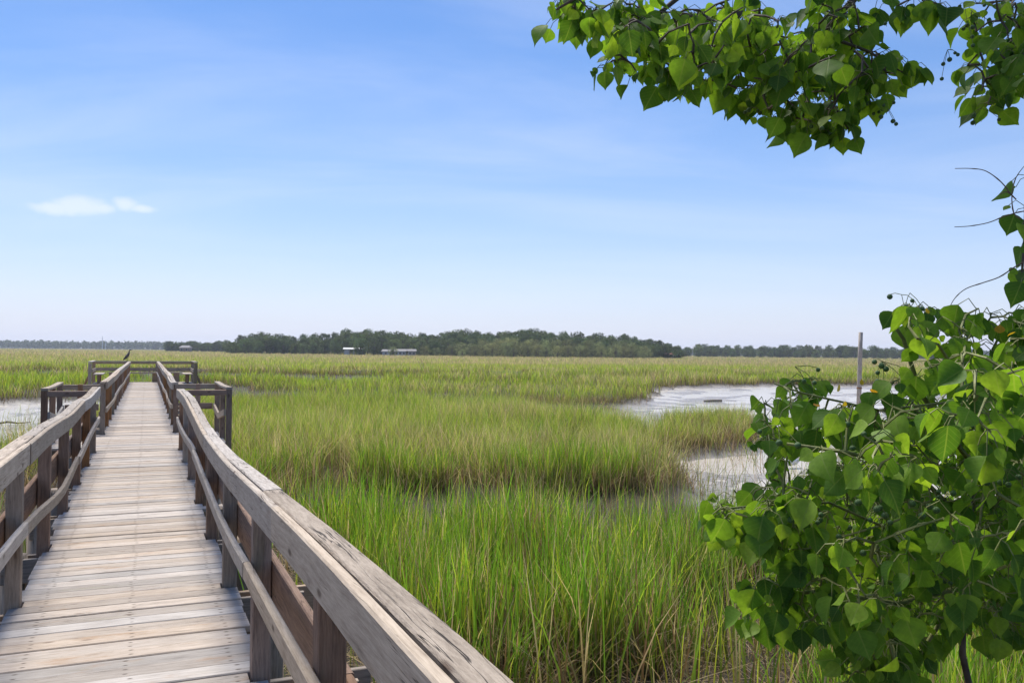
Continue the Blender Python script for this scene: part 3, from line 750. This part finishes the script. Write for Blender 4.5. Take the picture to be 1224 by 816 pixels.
for Yd, dy in ((690, 0), (655, 2), (630, 5)):
    x_ = 798
    while x_ < 1130:
        px = x_ + rng.uniform(-2, 2)
        X_, h_ = px_tree(px, Yd, skyline(RGT, px) + dy + abs(rng.normal(0, 1.8)))
        tree('oak_tree', tall[rng.integers(6)], X_, Yd+rng.uniform(-8, 8), max(h_, 5)/12, rng.uniform(.85, 1.2)*max(h_, 6)/12, 'dark tree in the long low wood beyond the wooden piling', 'trees of the low wood beyond the piling')
        x_ += rng.uniform(6.5, 14)
# hazy wood on the far shore: one mass
Vc, Fc, Cc = [], [], []; o_ = 0
for k_ in range(4200):
    az = math.radians(rng.uniform(-44, 44)); Yd = rng.uniform(1500, 1750)
    X_ = Yd*math.tan(az); h_ = 11 + 5*vnoise(np.array([X_*.012]), np.array([3.3]))[0] + rng.normal(0, 1.2) + (Yd-1500)*.012
    c_ = np.array([X_, Yd, h_*.48]); nq = 18
    dirs = rng.normal(size=(nq, 3)); dirs /= np.linalg.norm(dirs, axis=1)[:, None]
    Vv, Ff = leaf_quads(c_ + dirs*np.array([4.5, 4.5, h_*.5])*rng.uniform(.3, 1, (nq, 1)), 2.6, dirs)
    Cc.append(np.repeat(np.array((.10, .14, .05))*rng.uniform(.7, 1.4), 4*nq).reshape(3, -1).T); Vc.append(Vv); Fc.append(Ff+o_); o_ += len(Vv)
me = np_mesh('far_wood', np.concatenate(Vc), np.concatenate(Fc), col=np.concatenate(Cc))
tag(link('far_wood', me, M['crown']), 'long hazy wood on the far shore of the marsh', 'wood', kind='stuff')

# ------------------------------------------------------------------ houses and masts on the far shores
def house(name, px, py_top, Y, wid, dep, hwall, hroof, wall, roof, label, nwin, rz=0.0, porch=False, hip=False):
    p_ = at(px, py_top, Y=Y)
    e_ = empty(name, (p_.x, Y, .2), rz); tag(e_, label, 'house' if not porch else 'boathouse')
    w2, d2 = wid/2, dep/2
    if porch:
        for sx in np.linspace(-w2+.15, w2-.15, 5):
            for sy in (-d2+.15, d2-.15): link('post', MB().box((sx-.1, sy-.1, -.3), (sx+.1, sy+.1, hwall)).mesh('post'), wall, e_)
        link('wall', MB().box((-w2+.3, -d2+.4, 0), (-w2*.45, d2-.4, hwall-.01)).mesh('wall'), wall, e_)
        link('floor', MB().box((-w2, -d2, .0), (w2, d2, .25)).mesh('floor'), M['white_paint'], e_)
    else:
        link('wall', MB().box((-w2, -d2, -.3), (w2, d2, hwall)).mesh('wall'), wall, e_)
    ov = .45; ins = w2*.35 if hip else 0
    r_ = MB().add([(-w2-ov, -d2-ov, hwall), (w2+ov, -d2-ov, hwall), (w2+ov, d2+ov, hwall), (-w2-ov, d2+ov, hwall), (-w2-ov+ins, 0, hwall+hroof), (w2+ov-ins, 0, hwall+hroof)],
                  [(0, 3, 2, 1), (0, 1, 5, 4), (2, 3, 4, 5), (3, 0, 4), (1, 2, 5)])
    link('roof', r_.mesh('roof'), roof, e_)
    for k_ in range(nwin):
        x_ = -w2 + wid*(k_+.5)/nwin
        wf = link('window', MB().box((x_-.55, -d2-.06, hwall*.38), (x_+.55, -d2+.02, hwall*.82)).mesh('window'), M['white_paint'], e_)
        link('pane', MB().box((x_-.45, -d2-.08, hwall*.42), (x_+.45, -d2-.062, hwall*.78)).mesh('pane'), M['glass'], wf)
    return e_
house('boathouse', 423, 418, 388, 8.6, 5, 3.2, .7, M['white_paint'], M['white_paint'], 'white open sided boathouse on the island shore', 0, .1, True)
house('shore_house', 463, 420, 390, 3.6, 4, 2.4, .9, M['white_paint'], M['roof'], 'small white shed under the island trees', 1, -.2)
house('shore_house', 479, 419, 388, 5.0, 5, 2.5, 1.0, M['white_paint'], M['roof'], 'low white cottage under the island trees with grey roof', 3, .05)
house('shore_house', 492, 419, 386, 3.4, 4, 2.6, .9, M['tan_wall'], M['roof'], 'tan cottage beside the low white cottage', 2, .2)
house('shore_house', 799, 424, 400, 3.0, 4, 2.1, 1.0, M['tan_wall'], M['roof_red'], 'small house with red roof at the tip of the wooded island', 1, .1)
house('shore_house', 808, 424, 404, 3.2, 4, 2.0, .8, M['white_paint'], M['roof_green'], 'small house with green roof at the tip of the wooded island', 1, -.1)
house('shore_hut', 222, 416, 560, 6.5, 5, 3.2, 1.6, M['frame'], M['roof'], 'grey roofed hut on the spit left of the wooded island', 2, 0, False, True)
for px, ytop, lab in ((122.5, 402, 'taller thin pale radio mast above the far wood'), (126.5, 406, 'shorter thin pale radio mast above the far wood')):
    p_ = at(px, ytop, Y=1480); e_ = empty('radio_mast', (p_.x, 1480, 0)); tag(e_, lab, 'mast')
    link('shaft', MB().loft([(0, 0, 0), (0, 0, p_.z*.6), (0, 0, p_.z)], [1.3, 1.0, .5], [1.3, 1.0, .5], up=(0, 1, 0), sec=6).mesh('shaft'), M['mast'], e_)
    for z_ in (.5, .8): link('crossarm', MB().box((-1.1, -.3, p_.z*z_), (1.1, .3, p_.z*z_+.6)).mesh('crossarm'), M['mast'], e_)

# ------------------------------------------------------------------ piling, drift board, jug, stick, bird
p0 = at(1026, 486); Yp = p0.y; p1 = at(1029, 397, Y=Yp)
e_ = empty('wooden_piling', (p0.x, Yp, -.05)); tag(e_, 'lone grey wooden piling standing in the creek behind the leafy shrub', 'piling')
hh = p1.z+.05; dx = p1.x-p0.x
link('shaft', MB().loft([(0, 0, -.6), (dx*.3, 0, hh*.3), (dx*.7, .01, hh*.7), (dx, 0, hh)], [.27, .25, .235, .225], [.27, .25, .235, .225], up=(0, 1, 0), sec=14).mesh('shaft', True), M['cap'], e_)
link('band', MB().loft([(dx*.25, 0, hh*.25), (dx*.27, 0, hh*.27)], .29, .29, up=(0, 1, 0), sec=14).mesh('band', True), M['post'], e_)
p0 = at(852, 480.5)
tag(link('drift_board', MB().loft([(-.55, 0, .05), (0, .02, .09), (.55, .06, .10)], .13, .15, ch=.02).mesh('drift_board'), M['cap'], loc=(p0.x, p0.y, .0)), 'short grey drift board lying in the creek behind the grass islet', 'board')
p0 = at(12, 507)
tag(link('drift_stick', MB().loft([(-.5, 0, .03), (-.1, .05, .10), (.3, .02, .06), (.7, .15, .09)], [.09, .08, .07, .03], [.08, .08, .06, .03], sec=7).mesh('drift_stick', True), M['bark'], loc=(p0.x, p0.y, -.01)), 'dark drift stick lying on the mud left of the boardwalk', 'stick')
p0 = at(946, 558)
e_ = empty('plastic_jug', (p0.x, p0.y, .03), .5); tag(e_, 'white plastic jug stranded on the mud behind the shrub leaves', 'jug')
link('body', MB().loft([(-.20, 0, .12), (-.17, 0, .12), (.08, 0, .13), (.17, 0, .14), (.22, 0, .15)], [.10, .22, .23, .17, .07], [.10, .20, .21, .16, .07], sec=14).mesh('body', True), M['jug'], e_)
link('handle', MB().loft([(.06, 0, .22), (.10, 0, .28), (.17, 0, .26), (.19, 0, .17)], .025, .035, sec=7).mesh('handle', True), M['jug'], e_)
link('cap', MB().loft([(.22, 0, .15), (.255, 0, .155)], .06, .06, sec=12).mesh('cap'), M['roof'], e_)
# heron perched on the end of the left handrail
bt = 43.2; bs = -.80
wx_ = bs*CT - bt*ST; wy_ = bs*ST + bt*CT
e_ = empty('heron', (wx_, wy_, DECK+.985), .0); tag(e_, 'small dark grey heron perched on the handrail at the pier head', 'bird')
body = MB().loft([(-.17, 0, .10), (-.11, 0, .15), (-.05, 0, .22), (.02, 0, .30), (.06, 0, .38), (.075, 0, .45), (.08, 0, .51), (.11, 0, .545), (.15, 0, .54), (.20, 0, .53), (.27, 0, .515)],
                 [.02, .07, .12, .13, .085, .05, .042, .05, .045, .018, .004], [.015, .06, .12, .14, .09, .055, .045, .055, .045, .02, .004], up=(0, 1, 0), sec=10).mesh('body', True)
link('body', body, M['bird'], e_)
for sy in (-.025, .025):
    lg = link('leg', MB().loft([(-.03, sy, .22), (-.01, sy, .11), (-.03, sy, .005)], .014, .014, up=(0, 1, 0), sec=6).mesh('leg', True), M['bark'], e_)
    link('foot', MB().loft([(-.06, sy, .006), (.04, sy, .006)], .02, .01).mesh('foot'), M['bark'], lg)
for sy in (-1, 1):
    link('wing', MB().loft([(-.20, sy*.03, .07), (-.10, sy*.055, .16), (-.02, sy*.066, .25), (.03, sy*.05, .32)], [.02, .05, .05, .02], [.03, .09, .12, .05], up=(0, .2, 1), sec=8).mesh('wing', True), M['bird'], e_)

# ------------------------------------------------------------------ tallow tree and shrub in the foreground
def leaf_template(fold, curl, seed):
    r_ = np.random.default_rng(seed)
    f_ = np.array([0, .05, .16, .30, .45, .60, .74, .86, .94, 1.0]); hw = np.array([.0, .20, .40, .485, .475, .37, .22, .085, .035, 0])
    V = [(0, 0, 0)]; U = [(.5, 0)]; T = []
    rows = []
    for f, h_ in zip(f_[1:-1], hw[1:-1]):
        zc = -curl*f*f; i0 = len(V); wv = .02*math.sin(f*9+seed)
        V += [(-h_, f, zc+fold*h_+wv), (0, f, zc), (h_, f, zc+fold*h_-wv)]; U += [(.5-h_, f), (.5, f), (.5+h_, f)]
        rows.append(i0)
    V.append((0, 1, -curl)); U.append((.5, 1)); tipi = len(V)-1
    T += [(0, rows[0]+1, rows[0]), (0, rows[0]+2, rows[0]+1)]
    for a_, b_ in zip(rows[:-1], rows[1:]):
        T += [(a_, a_+1, b_+1), (a_, b_+1, b_), (a_+1, a_+2, b_+2), (a_+1, b_+2, b_+1)]
    T += [(rows[-1], rows[-1]+1, tipi), (rows[-1]+1, rows[-1]+2, tipi)]
    return np.array(V, float), np.array(T), np.array(U, float)
LEAVES = [leaf_template(.10, .06, 1), leaf_template(.28, .16, 2), leaf_template(-.14, .10, 3), leaf_template(.18, -.10, 4), leaf_template(.42, .22, 5), leaf_template(.22, .38, 6), leaf_template(-.25, .30, 7), leaf_template(.6, .1, 8)]
LEAF_ME = [np_mesh('leaf', v_, t_, uv=u_, smooth=True) for v_, t_, u_ in LEAVES]
for me in LEAF_ME: me.materials.append(M['leaf'])

class Skeleton:
    def __init__(s, limbs):
        s.p = []; s.par = []; s.tube = MB()
        for limb, r0, r1 in limbs:
            P_ = [Vector(q) for q in limb]; n_ = len(P_)
            rad = [r0 + (r1-r0)*k_/(n_-1) for k_ in range(n_)]
            prev = -1
            for k_ in range(n_-1):
                for f in (0, .33, .66):
                    s.p.append(P_[k_].lerp(P_[k_+1], f)); s.par.append(prev); prev = len(s.p)-1
            s.p.append(P_[-1]); s.par.append(prev)
            s.tube.loft(P_, [2*q for q in rad], [2*q for q in rad], up=(.3, .9, .2), sec=7)
        s.n0 = len(s.p); s.tips = []
    def grow(s, pts, twig, rad=.0022, sag=.03):
        arr = np.array([tuple(q) for q in s.p]); order = np.argsort([np.min(np.linalg.norm(arr-np.array(q), axis=1)) for q in pts])
        tb = twig
        for i_ in order:
            q = Vector(pts[i_]); arr = np.array([tuple(v_) for v_ in s.p])
            k_ = int(np.argmin(np.linalg.norm(arr-np.array(q), axis=1))); a_ = s.p[k_]
            L_ = (q-a_).length
            if L_ < .012: s.tips.append((q, Vector((0, 0, -1)), a_)); continue
            mid = a_.lerp(q, .5) + Vector((rng.normal()*.06, rng.normal()*.06, abs(rng.normal())*.10))*L_
            rr_ = rad*(1.0 + min(1.6, L_*5))
            tb.loft([a_, mid, q], [2*rr_, 1.6*rr_, 1.1*rr_], [2*rr_, 1.6*rr_, 1.1*rr_], up=(.31, .9, .2), sec=4, cap=False)
            s.p += [mid, q]; s.par += [k_, len(s.p)-2]
            s.tips.append((q, (q-mid).normalized(), mid))

def in_poly(pts, poly_):
    P_ = np.array(pts, float); return sdist(P_, np.array(poly_, float))
def sample_px(poly_, n, yfun):
    poly_ = np.array(poly_, float); lo, hi = poly_.min(0), poly_.max(0); out_ = []
    while len(out_) < n:
        c_ = rng.uniform(lo, hi, (n*2, 2)); sd = sdist(c_, poly_)
        for (x_, y_), d_ in zip(c_, sd):
            if d_ < 0: out_.append(at(x_, y_, Y=yfun(x_, y_, -d_)))
    return out_[:n]
def make_leaves(tips, count, size, parent, limit, down=1.0, face=.5, yellow=.01, pet=None):
    """hang leaves with petioles round the twig tips; nearest in view become single objects"""
    items = []
    for (q, d_, a_) in tips:
        for k_ in range(count if isinstance(count, int) else int(rng.integers(count[0], count[1]+1))):
            base = a_.lerp(q, rng.uniform(.35, 1.0))
            o_ = Vector((rng.normal(), rng.normal(), rng.normal()*.6)); o_.normalize()
            pl = rng.uniform(.02, .05)
            pdir = (o_*.9 + d_*.5 + Vector((0, 0, .05))).normalized()
            mid = base + pdir*pl*.6; end = mid + (pdir*.5 + Vector((0, 0, -.6))).normalized()*pl*.5
            tip = (o_*.55 + Vector((0, 0, -down)) + Vector(rng.normal(size=3))*.28).normalized()
            nrm = Vector(rng.normal(size=3))*.62 + Vector((-.1, -face, .35)) + o_*.3
            nrm = (nrm - tip*nrm.dot(tip)).normalized()
            x_ = tip.cross(nrm).normalized()
            sz = size*rng.choice([.4, .55, .7, .85, 1.0, 1.0, 1.15, 1.35])*rng.uniform(.9, 1.1)
            R_ = Matrix((x_*sz*rng.uniform(.9, 1.05), tip*sz, nrm*sz)).transposed().to_4x4(); R_.translation = end
            items.append((R_, end, base, mid))
    pm = MB()
    for R_, end, base, mid in items:
        pm.loft([base, mid, end], .0022, .0022, up=(.3, .8, .5), sec=3, cap=False)
    def vis(it):
        c_ = it[0] @ Vector((0, .5, 0)); u_ = c_.x/max(c_.y, .1)*F+612; v_ = 420-(c_.z-EYE)/max(c_.y, .1)*F
        return (0 if (-20 < u_ < 1244 and -20 < v_ < 836) else 100) + c_.length
    items.sort(key=vis)
    for R_, *_ in items[:limit]:
        link('leaf', LEAF_ME[rng.integers(len(LEAF_ME))], None, parent, M=R_)
    rest = items[limit:]
    if rest:
        Vs, Ts, Us, Cs = [], [], [], []; o_ = 0
        for R_, *_ in rest:
            v_, t_, u_ = LEAVES[rng.integers(len(LEAVES))]; mt = np.array(R_)
            Vs.append(v_ @ mt[:3, :3].T + mt[:3, 3]); Ts.append(t_+o_); Us.append(u_); Cs.append(np.full((len(v_), 3), rng.random()*.985)); o_ += len(v_)
        me_ = np_mesh('foliage', np.concatenate(Vs), np.concatenate(Ts), col=np.concatenate(Cs), uv=np.concatenate(Us), smooth=True)
        tag(link('foliage', me_, M['leafstuff'], parent), kind='stuff')
    return pm
import bmesh
def ico(r, sub=1):
    bm = bmesh.new(); bmesh.ops.create_icosphere(bm, subdivisions=sub, radius=r)
    v_ = [v.co.copy() for v in bm.verts]; f_ = [[v.index for v in f.verts] for f in bm.faces]; bm.free(); return v_, f_
ICO = ico(1.0, 2)
fm_ = MB(); fm_.add(ICO[0], ICO[1]); FRUIT_ME = fm_.mesh('fruit', True); FRUIT_ME.materials.append(M['berry'])
def fruit(parent, q, n, r=.0062, spread=.045):
    """loose cluster of round green capsules, each on its thin stalk"""
    q = Vector(q)
    for k_ in range(n):
        c_ = q + Vector((rng.normal()*spread*.5, rng.normal()*spread*.5, -abs(rng.normal())*spread*.7))
        rr_ = r*rng.uniform(.75, 1.15); loc_ = c_ - parent.location
        o_ = link('fruit', FRUIT_ME, None, parent, M=Matrix.Translation(loc_) @ Matrix.Scale(rr_, 4))
        st = MB().loft([(q-c_)/rr_, ((q-c_)*.45+Vector((0, 0, .006)))/rr_, (0, 0, .8)], .0017/rr_, .0017/rr_, up=(.3, .8, .5), sec=3, cap=False)
        link('stalk', st.mesh('stalk'), M['twig'], o_)

# --- shrub at the right
SH = empty('tallow_shrub', (0, 0, 0)); tag(SH, 'dense leafy tallow shrub with heart shaped leaves and green berries at the marsh edge', 'shrub')
base = Vector((1.32, 2.15, .85))
hubp = at(1150, 700, Y=2.05)
limbs = [([base, at(1175, 900, Y=2.1), at(1148, 780, Y=2.05), hubp, at(1165, 560, Y=2.1), at(1190, 430, Y=2.15)], .010, .005),
         ([base + Vector((.05, .05, 0)), at(1260, 860, Y=2.25), at(1230, 650, Y=2.2), at(1250, 480, Y=2.2), at(1270, 380, Y=2.2)], .010, .005),
         ([hubp, at(1080, 640, Y=1.95), at(990, 600, Y=1.85), at(900, 604, Y=1.75), at(858, 608, Y=1.72)], .0038, .0018),
         ([at(1165, 560, Y=2.1), at(1100, 470, Y=1.95), at(1080, 405, Y=1.9), at(1058, 372, Y=1.9)], .007, .003),
         ([at(1224, 462, Y=2.0), at(1160, 478, Y=1.9), at(1050, 490, Y=1.8), at(960, 470, Y=1.8), at(925, 458, Y=1.8)], .0036, .0018),
         ([hubp, at(1070, 720, Y=1.9), at(980, 705, Y=1.85), at(905, 712, Y=1.8)], .007, .003),
         ([hubp, at(1090, 790, Y=2.0), at(1020, 800, Y=1.95)], .006, .003),
         ([at(1165, 560, Y=2.1), at(1200, 500, Y=1.6), at(1225, 440, Y=1.45)], .006, .003),
         ([at(1150, 620, Y=2.05), at(1090, 560, Y=1.7), at(1010, 540, Y=1.62), at(940, 530, Y=1.65)], .006, .003)]
tr_ = MB(); sk = Skeleton(limbs[:2]); link('stem', sk.tube.mesh('stem', True), M['bark'], SH)
sk2 = Skeleton(limbs[2:]); link('branch', sk2.tube.mesh('branch', True), M['twig'], SH)
sk.p += sk2.p; sk.par += sk2.par
SHP = [(1072, 415), (1062, 372), (1085, 360), (1112, 372), (1150, 372), (1200, 362), (1320, 350), (1330, 700), (1224, 745), (1150, 752), (1100, 740), (1085, 800), (1030, 806), (1010, 770), (960, 730), (895, 735), (898, 690), (930, 690), (925, 650), (850, 622), (858, 590), (905, 592), (915, 555), (902, 500), (925, 450), (975, 445), (1000, 478), (1066, 462)]
yf = lambda x_, y_, d_: 2.0 - .18*(x_ > 1000) + rng.uniform(-1, 1)*min(.55, .10 + d_*.006)
pts = sample_px(SHP, 540, yf)
pts += sample_px([(852, 595), (900, 592), (965, 588), (965, 635), (905, 630), (855, 622)], 26, lambda x_, y_, d_: 1.72 + rng.uniform(-.08, .08))
pts += sample_px([(898, 690), (930, 650), (990, 640), (990, 760), (930, 740), (900, 728)], 26, lambda x_, y_, d_: 1.8 + rng.uniform(-.1, .1))
pts += sample_px([(1000, 720), (1100, 720), (1085, 815), (1010, 815)], 34, lambda x_, y_, d_: 1.95 + rng.uniform(-.15, .2))
DENSE = [(985, 560), (1090, 470), (1200, 440), (1330, 440), (1330, 720), (1224, 735), (1110, 730), (1010, 720), (960, 640)]
pts += sample_px(DENSE, 620, lambda x_, y_, d_: 2.3 + rng.uniform(-.2, .6))
twg = MB(); sk.grow(pts, twg)
pm = make_leaves(sk.tips, (2, 5), .045, SH, 300, face=.55)
tag(link('twigs', twg.mesh('twigs'), M['twig'], SH), kind='stuff')
tag(link('petioles', pm.mesh('petioles'), M['twig'], SH), kind='stuff')
ylm = LEAF_ME[0].copy(); ylm.materials.clear(); ylm.materials.append(M['yleaf'])
for px, py, sz in ((1001, 468, .018), (986, 500, .024), (978, 486, .016), (1008, 486, .014), (1046, 470, .018), (1195, 398, .020), (1204, 402, .026), (1110, 375, .015), (1030, 460, .013)):
    q = Vector(rng.normal(size=3)).to_track_quat('Z', 'Y').to_matrix().to_4x4()
    link('yellowed_leaf', ylm, None, SH, M=Matrix.Translation(at(px, py, Y=1.72)) @ q @ Matrix.Scale(sz, 4))
for px, py, Y_, n_ in ((1078, 352, 1.85, 3), (1088, 350, 1.85, 2), (1055, 432, 1.75, 8), (950, 438, 1.75, 3), (1150, 505, 1.6, 9), (1045, 600, 1.62, 9), (990, 610, 1.65, 7), (960, 612, 1.66, 6), (1130, 560, 1.65, 6), (1180, 650, 1.6, 7), (1060, 660, 1.6, 6), (1120, 690, 1.75, 5), (1200, 560, 1.5, 6), (930, 508, 1.7, 3), (1010, 500, 1.65, 4), (1100, 600, 1.6, 6)):
    fruit(SH, at(px, py, Y=Y_), n_)

# --- tree whose canopy hangs in from above
TR = empty('tallow_tree', (3.6, 2.3, .9)); tag(TR, 'overhanging tallow tree with heart shaped leaves and berries against the sky', 'tree')
TRM = Matrix.Translation((-3.6, -2.3, -.9))
limbs = [([(3.6, 2.3, .9), (3.55, 2.3, 2.2), (3.4, 2.35, 3.6), (3.2, 2.4, 5.0), (3.1, 2.5, 6.2)], .13, .06)]
br = [([(3.4, 2.35, 3.8), (2.6, 2.5, 4.5), (1.7, 2.55, 4.62), (.95, 2.5, 4.35), (.55, 2.4, 4.12), (.25, 2.35, 4.02)], .05, .008),
      ([(1.7, 2.55, 4.62), (1.3, 2.4, 4.3), at(985, 40, Y=2.4), at(1000, 120, Y=2.4)], .02, .004),
      ([(.95, 2.5, 4.35), at(880, 20, Y=2.45), at(900, 80, Y=2.45), at(960, 140, Y=2.4)], .014, .003),
      ([(.95, 2.5, 4.35), at(800, 5, Y=2.4), at(740, 55, Y=2.35)], .011, .003),
      ([(.55, 2.4, 4.12), at(690, -5, Y=2.35), at(665, 10, Y=2.35)], .007, .003),
      ([(2.6, 2.5, 4.5), (1.9, 2.3, 4.2), at(1220, 30, Y=2.4), at(1195, 100, Y=2.4)], .018, .004),
      ([(1.9, 2.3, 4.2), at(1235, 180, Y=2.2), at(1228, 260, Y=2.2), at(1222, 330, Y=2.15)], .007, .003),
      ([at(985, 40, Y=2.4), at(1040, 60, Y=2.4), at(1080, 85, Y=2.4)], .006, .002),
      ([(2.6, 2.5, 4.5), (2.3, 3.2, 5.0), (1.9, 3.6, 5.3), (1.6, 3.9, 5.4)], .03, .008)]
def shift(mesh): mesh.transform(TRM); return mesh
sk = Skeleton(limbs); link('trunk', shift(sk.tube.mesh('trunk', True)), M['bark'], TR)
sk2 = Skeleton(br); link('branch', shift(sk2.tube.mesh('branch', True)), M['bark'], TR)
sk.p += sk2.p; sk.par += sk2.par
OVP = [(655, -10), (672, 28), (705, 22), (722, 70), (718, 92), (745, 88), (765, 92), (790, 85), (800, 98), (835, 105), (862, 92), (880, 118), (915, 126), (930, 148), (955, 158), (985, 138), (1005, 158), (1022, 160), (1020, 128), (1050, 112), (1062, 95), (1098, 100), (1092, 72), (1055, 60), (1040, 20), (1030, -12)]
OVR = [(1150, -10), (1165, 30), (1142, 60), (1162, 85), (1180, 125), (1224, 130), (1300, 140), (1300, -10)]
yo = lambda x_, y_, d_: 2.42 + rng.uniform(-1, 1)*min(.3, .08 + d_*.006)
pts = sample_px(OVP, 285, yo) + sample_px(OVR, 70, yo)
pts += [at(x_, y_, Y=2.4) for x_, y_ in ((1062, 2), (1075, 5), (1110, 2), (1128, 4), (1095, -4))]
pts += [at(x_, y_, Y=2.15) for x_, y_ in ((1226, 245), (1226, 268), (1230, 285), (1226, 322), (1224, 332), (1232, 210))]
seen = len(pts)
for _ in range(300):  # unseen leaves added just above the frame to shade the overhanging clump's core
    Y_ = rng.uniform(2.2, 3.5); pts.append(Vector((rng.uniform(.75, 1.35), Y_, EYE + .45*Y_ + .12 + .7*rng.random())))
for _ in range(480):                                                  # the canopy above and beyond the frame
    Y_ = rng.uniform(1.5, 4.2); X_ = rng.uniform(1.25, 3.9); lo = EYE + .455*Y_ + .16
    pts.append(Vector((X_, Y_, lo + 1.7*rng.random()**1.4)))
twg = MB(); sk.grow(pts, twg, .0026)
_old_link = link
def link(name, me, mat=None, parent=None, loc=None, M=None, _tr=TRM):
    if parent is TR and name == 'leaf': M = _tr @ M
    if parent is TR and name in ('foliage', 'twigs', 'petioles'): me.transform(_tr)
    return _old_link(name, me, mat, parent, loc, M)
pm = make_leaves(sk.tips, (2, 4), .057, TR, 300, face=.45)
tag(link('twigs', twg.mesh('twigs'), M['bark'], TR), kind='stuff'); tag(link('petioles', pm.mesh('petioles'), M['twig'], TR), kind='stuff')
for px, py, n_ in ((760, 30, 5), (730, 55, 6), (745, 70, 4), (800, 55, 4), (905, 128, 5), (960, 130, 4), (945, 110, 4), (1060, 125, 6), (1055, 118, 4), (1062, 30, 1), (1135, 58, 5), (1175, 128, 4), (1160, 30, 4), (1155, 2, 3), (985, 155, 2)):
    fruit(TR, at(px, py, Y=2.36), n_)
for path in ([(1143, 201), (1162, 201), (1180, 204), (1198, 217), (1210, 232), (1216, 238)], [(1142, 271), (1160, 270), (1182, 266), (1200, 259), (1216, 254), (1226, 252)],
             [(1226, 198), (1216, 212), (1211, 232), (1213, 254), (1222, 262)], [(1135, 368), (1142, 356), (1155, 345), (1175, 338), (1195, 331), (1212, 320), (1226, 312)], [(1196, 232), (1204, 229), (1210, 232)]):
    cp = [path[0]] + path + [path[-1]]; path = []
    for q0, q1, q2, q3 in zip(cp[:-3], cp[1:-2], cp[2:-1], cp[3:]):
        for u_ in (0, .25, .5, .75):
            path.append(tuple(.5*(2*b1+(c1-a1)*u_+(2*a1-5*b1+4*c1-d1)*u_**2+(3*b1-a1-3*c1+d1)*u_**3) for a1, b1, c1, d1 in zip(q0, q1, q2, q3)))
    path.append(cp[-1]); wt = [.0018+.0018*k_/len(path)+(.0009 if k_ % 6 == 5 else 0) for k_ in range(len(path))]
    m_ = MB().loft([at(x_, y_, Y=2.15+.02*math.sin(x_*.05)) for x_, y_ in path], wt, wt, up=(.1, .9, .3), sec=5).mesh('bare_twig', True)
    m_.transform(TRM); _old_link('bare_twig', m_, M['twig_brown'], TR)

# ------------------------------------------------------------------ haze over the marsh
m, nt, out = new_mat('haze'); b = NB(nt)
v = b.node('ShaderNodeVolumePrincipled', {'Color': (.82, .89, 1.0, 1), 'Density': 0.00018, 'Anisotropy': .3})
b.l.new(v.outputs[0], out.inputs['Volume'])
hz = link('haze', MB().box((-2400, -300, -1.5), (2400, 2300, 34)).mesh('haze'), m); tag(hz, 'pale summer haze over the marsh', 'haze', kind='stuff')
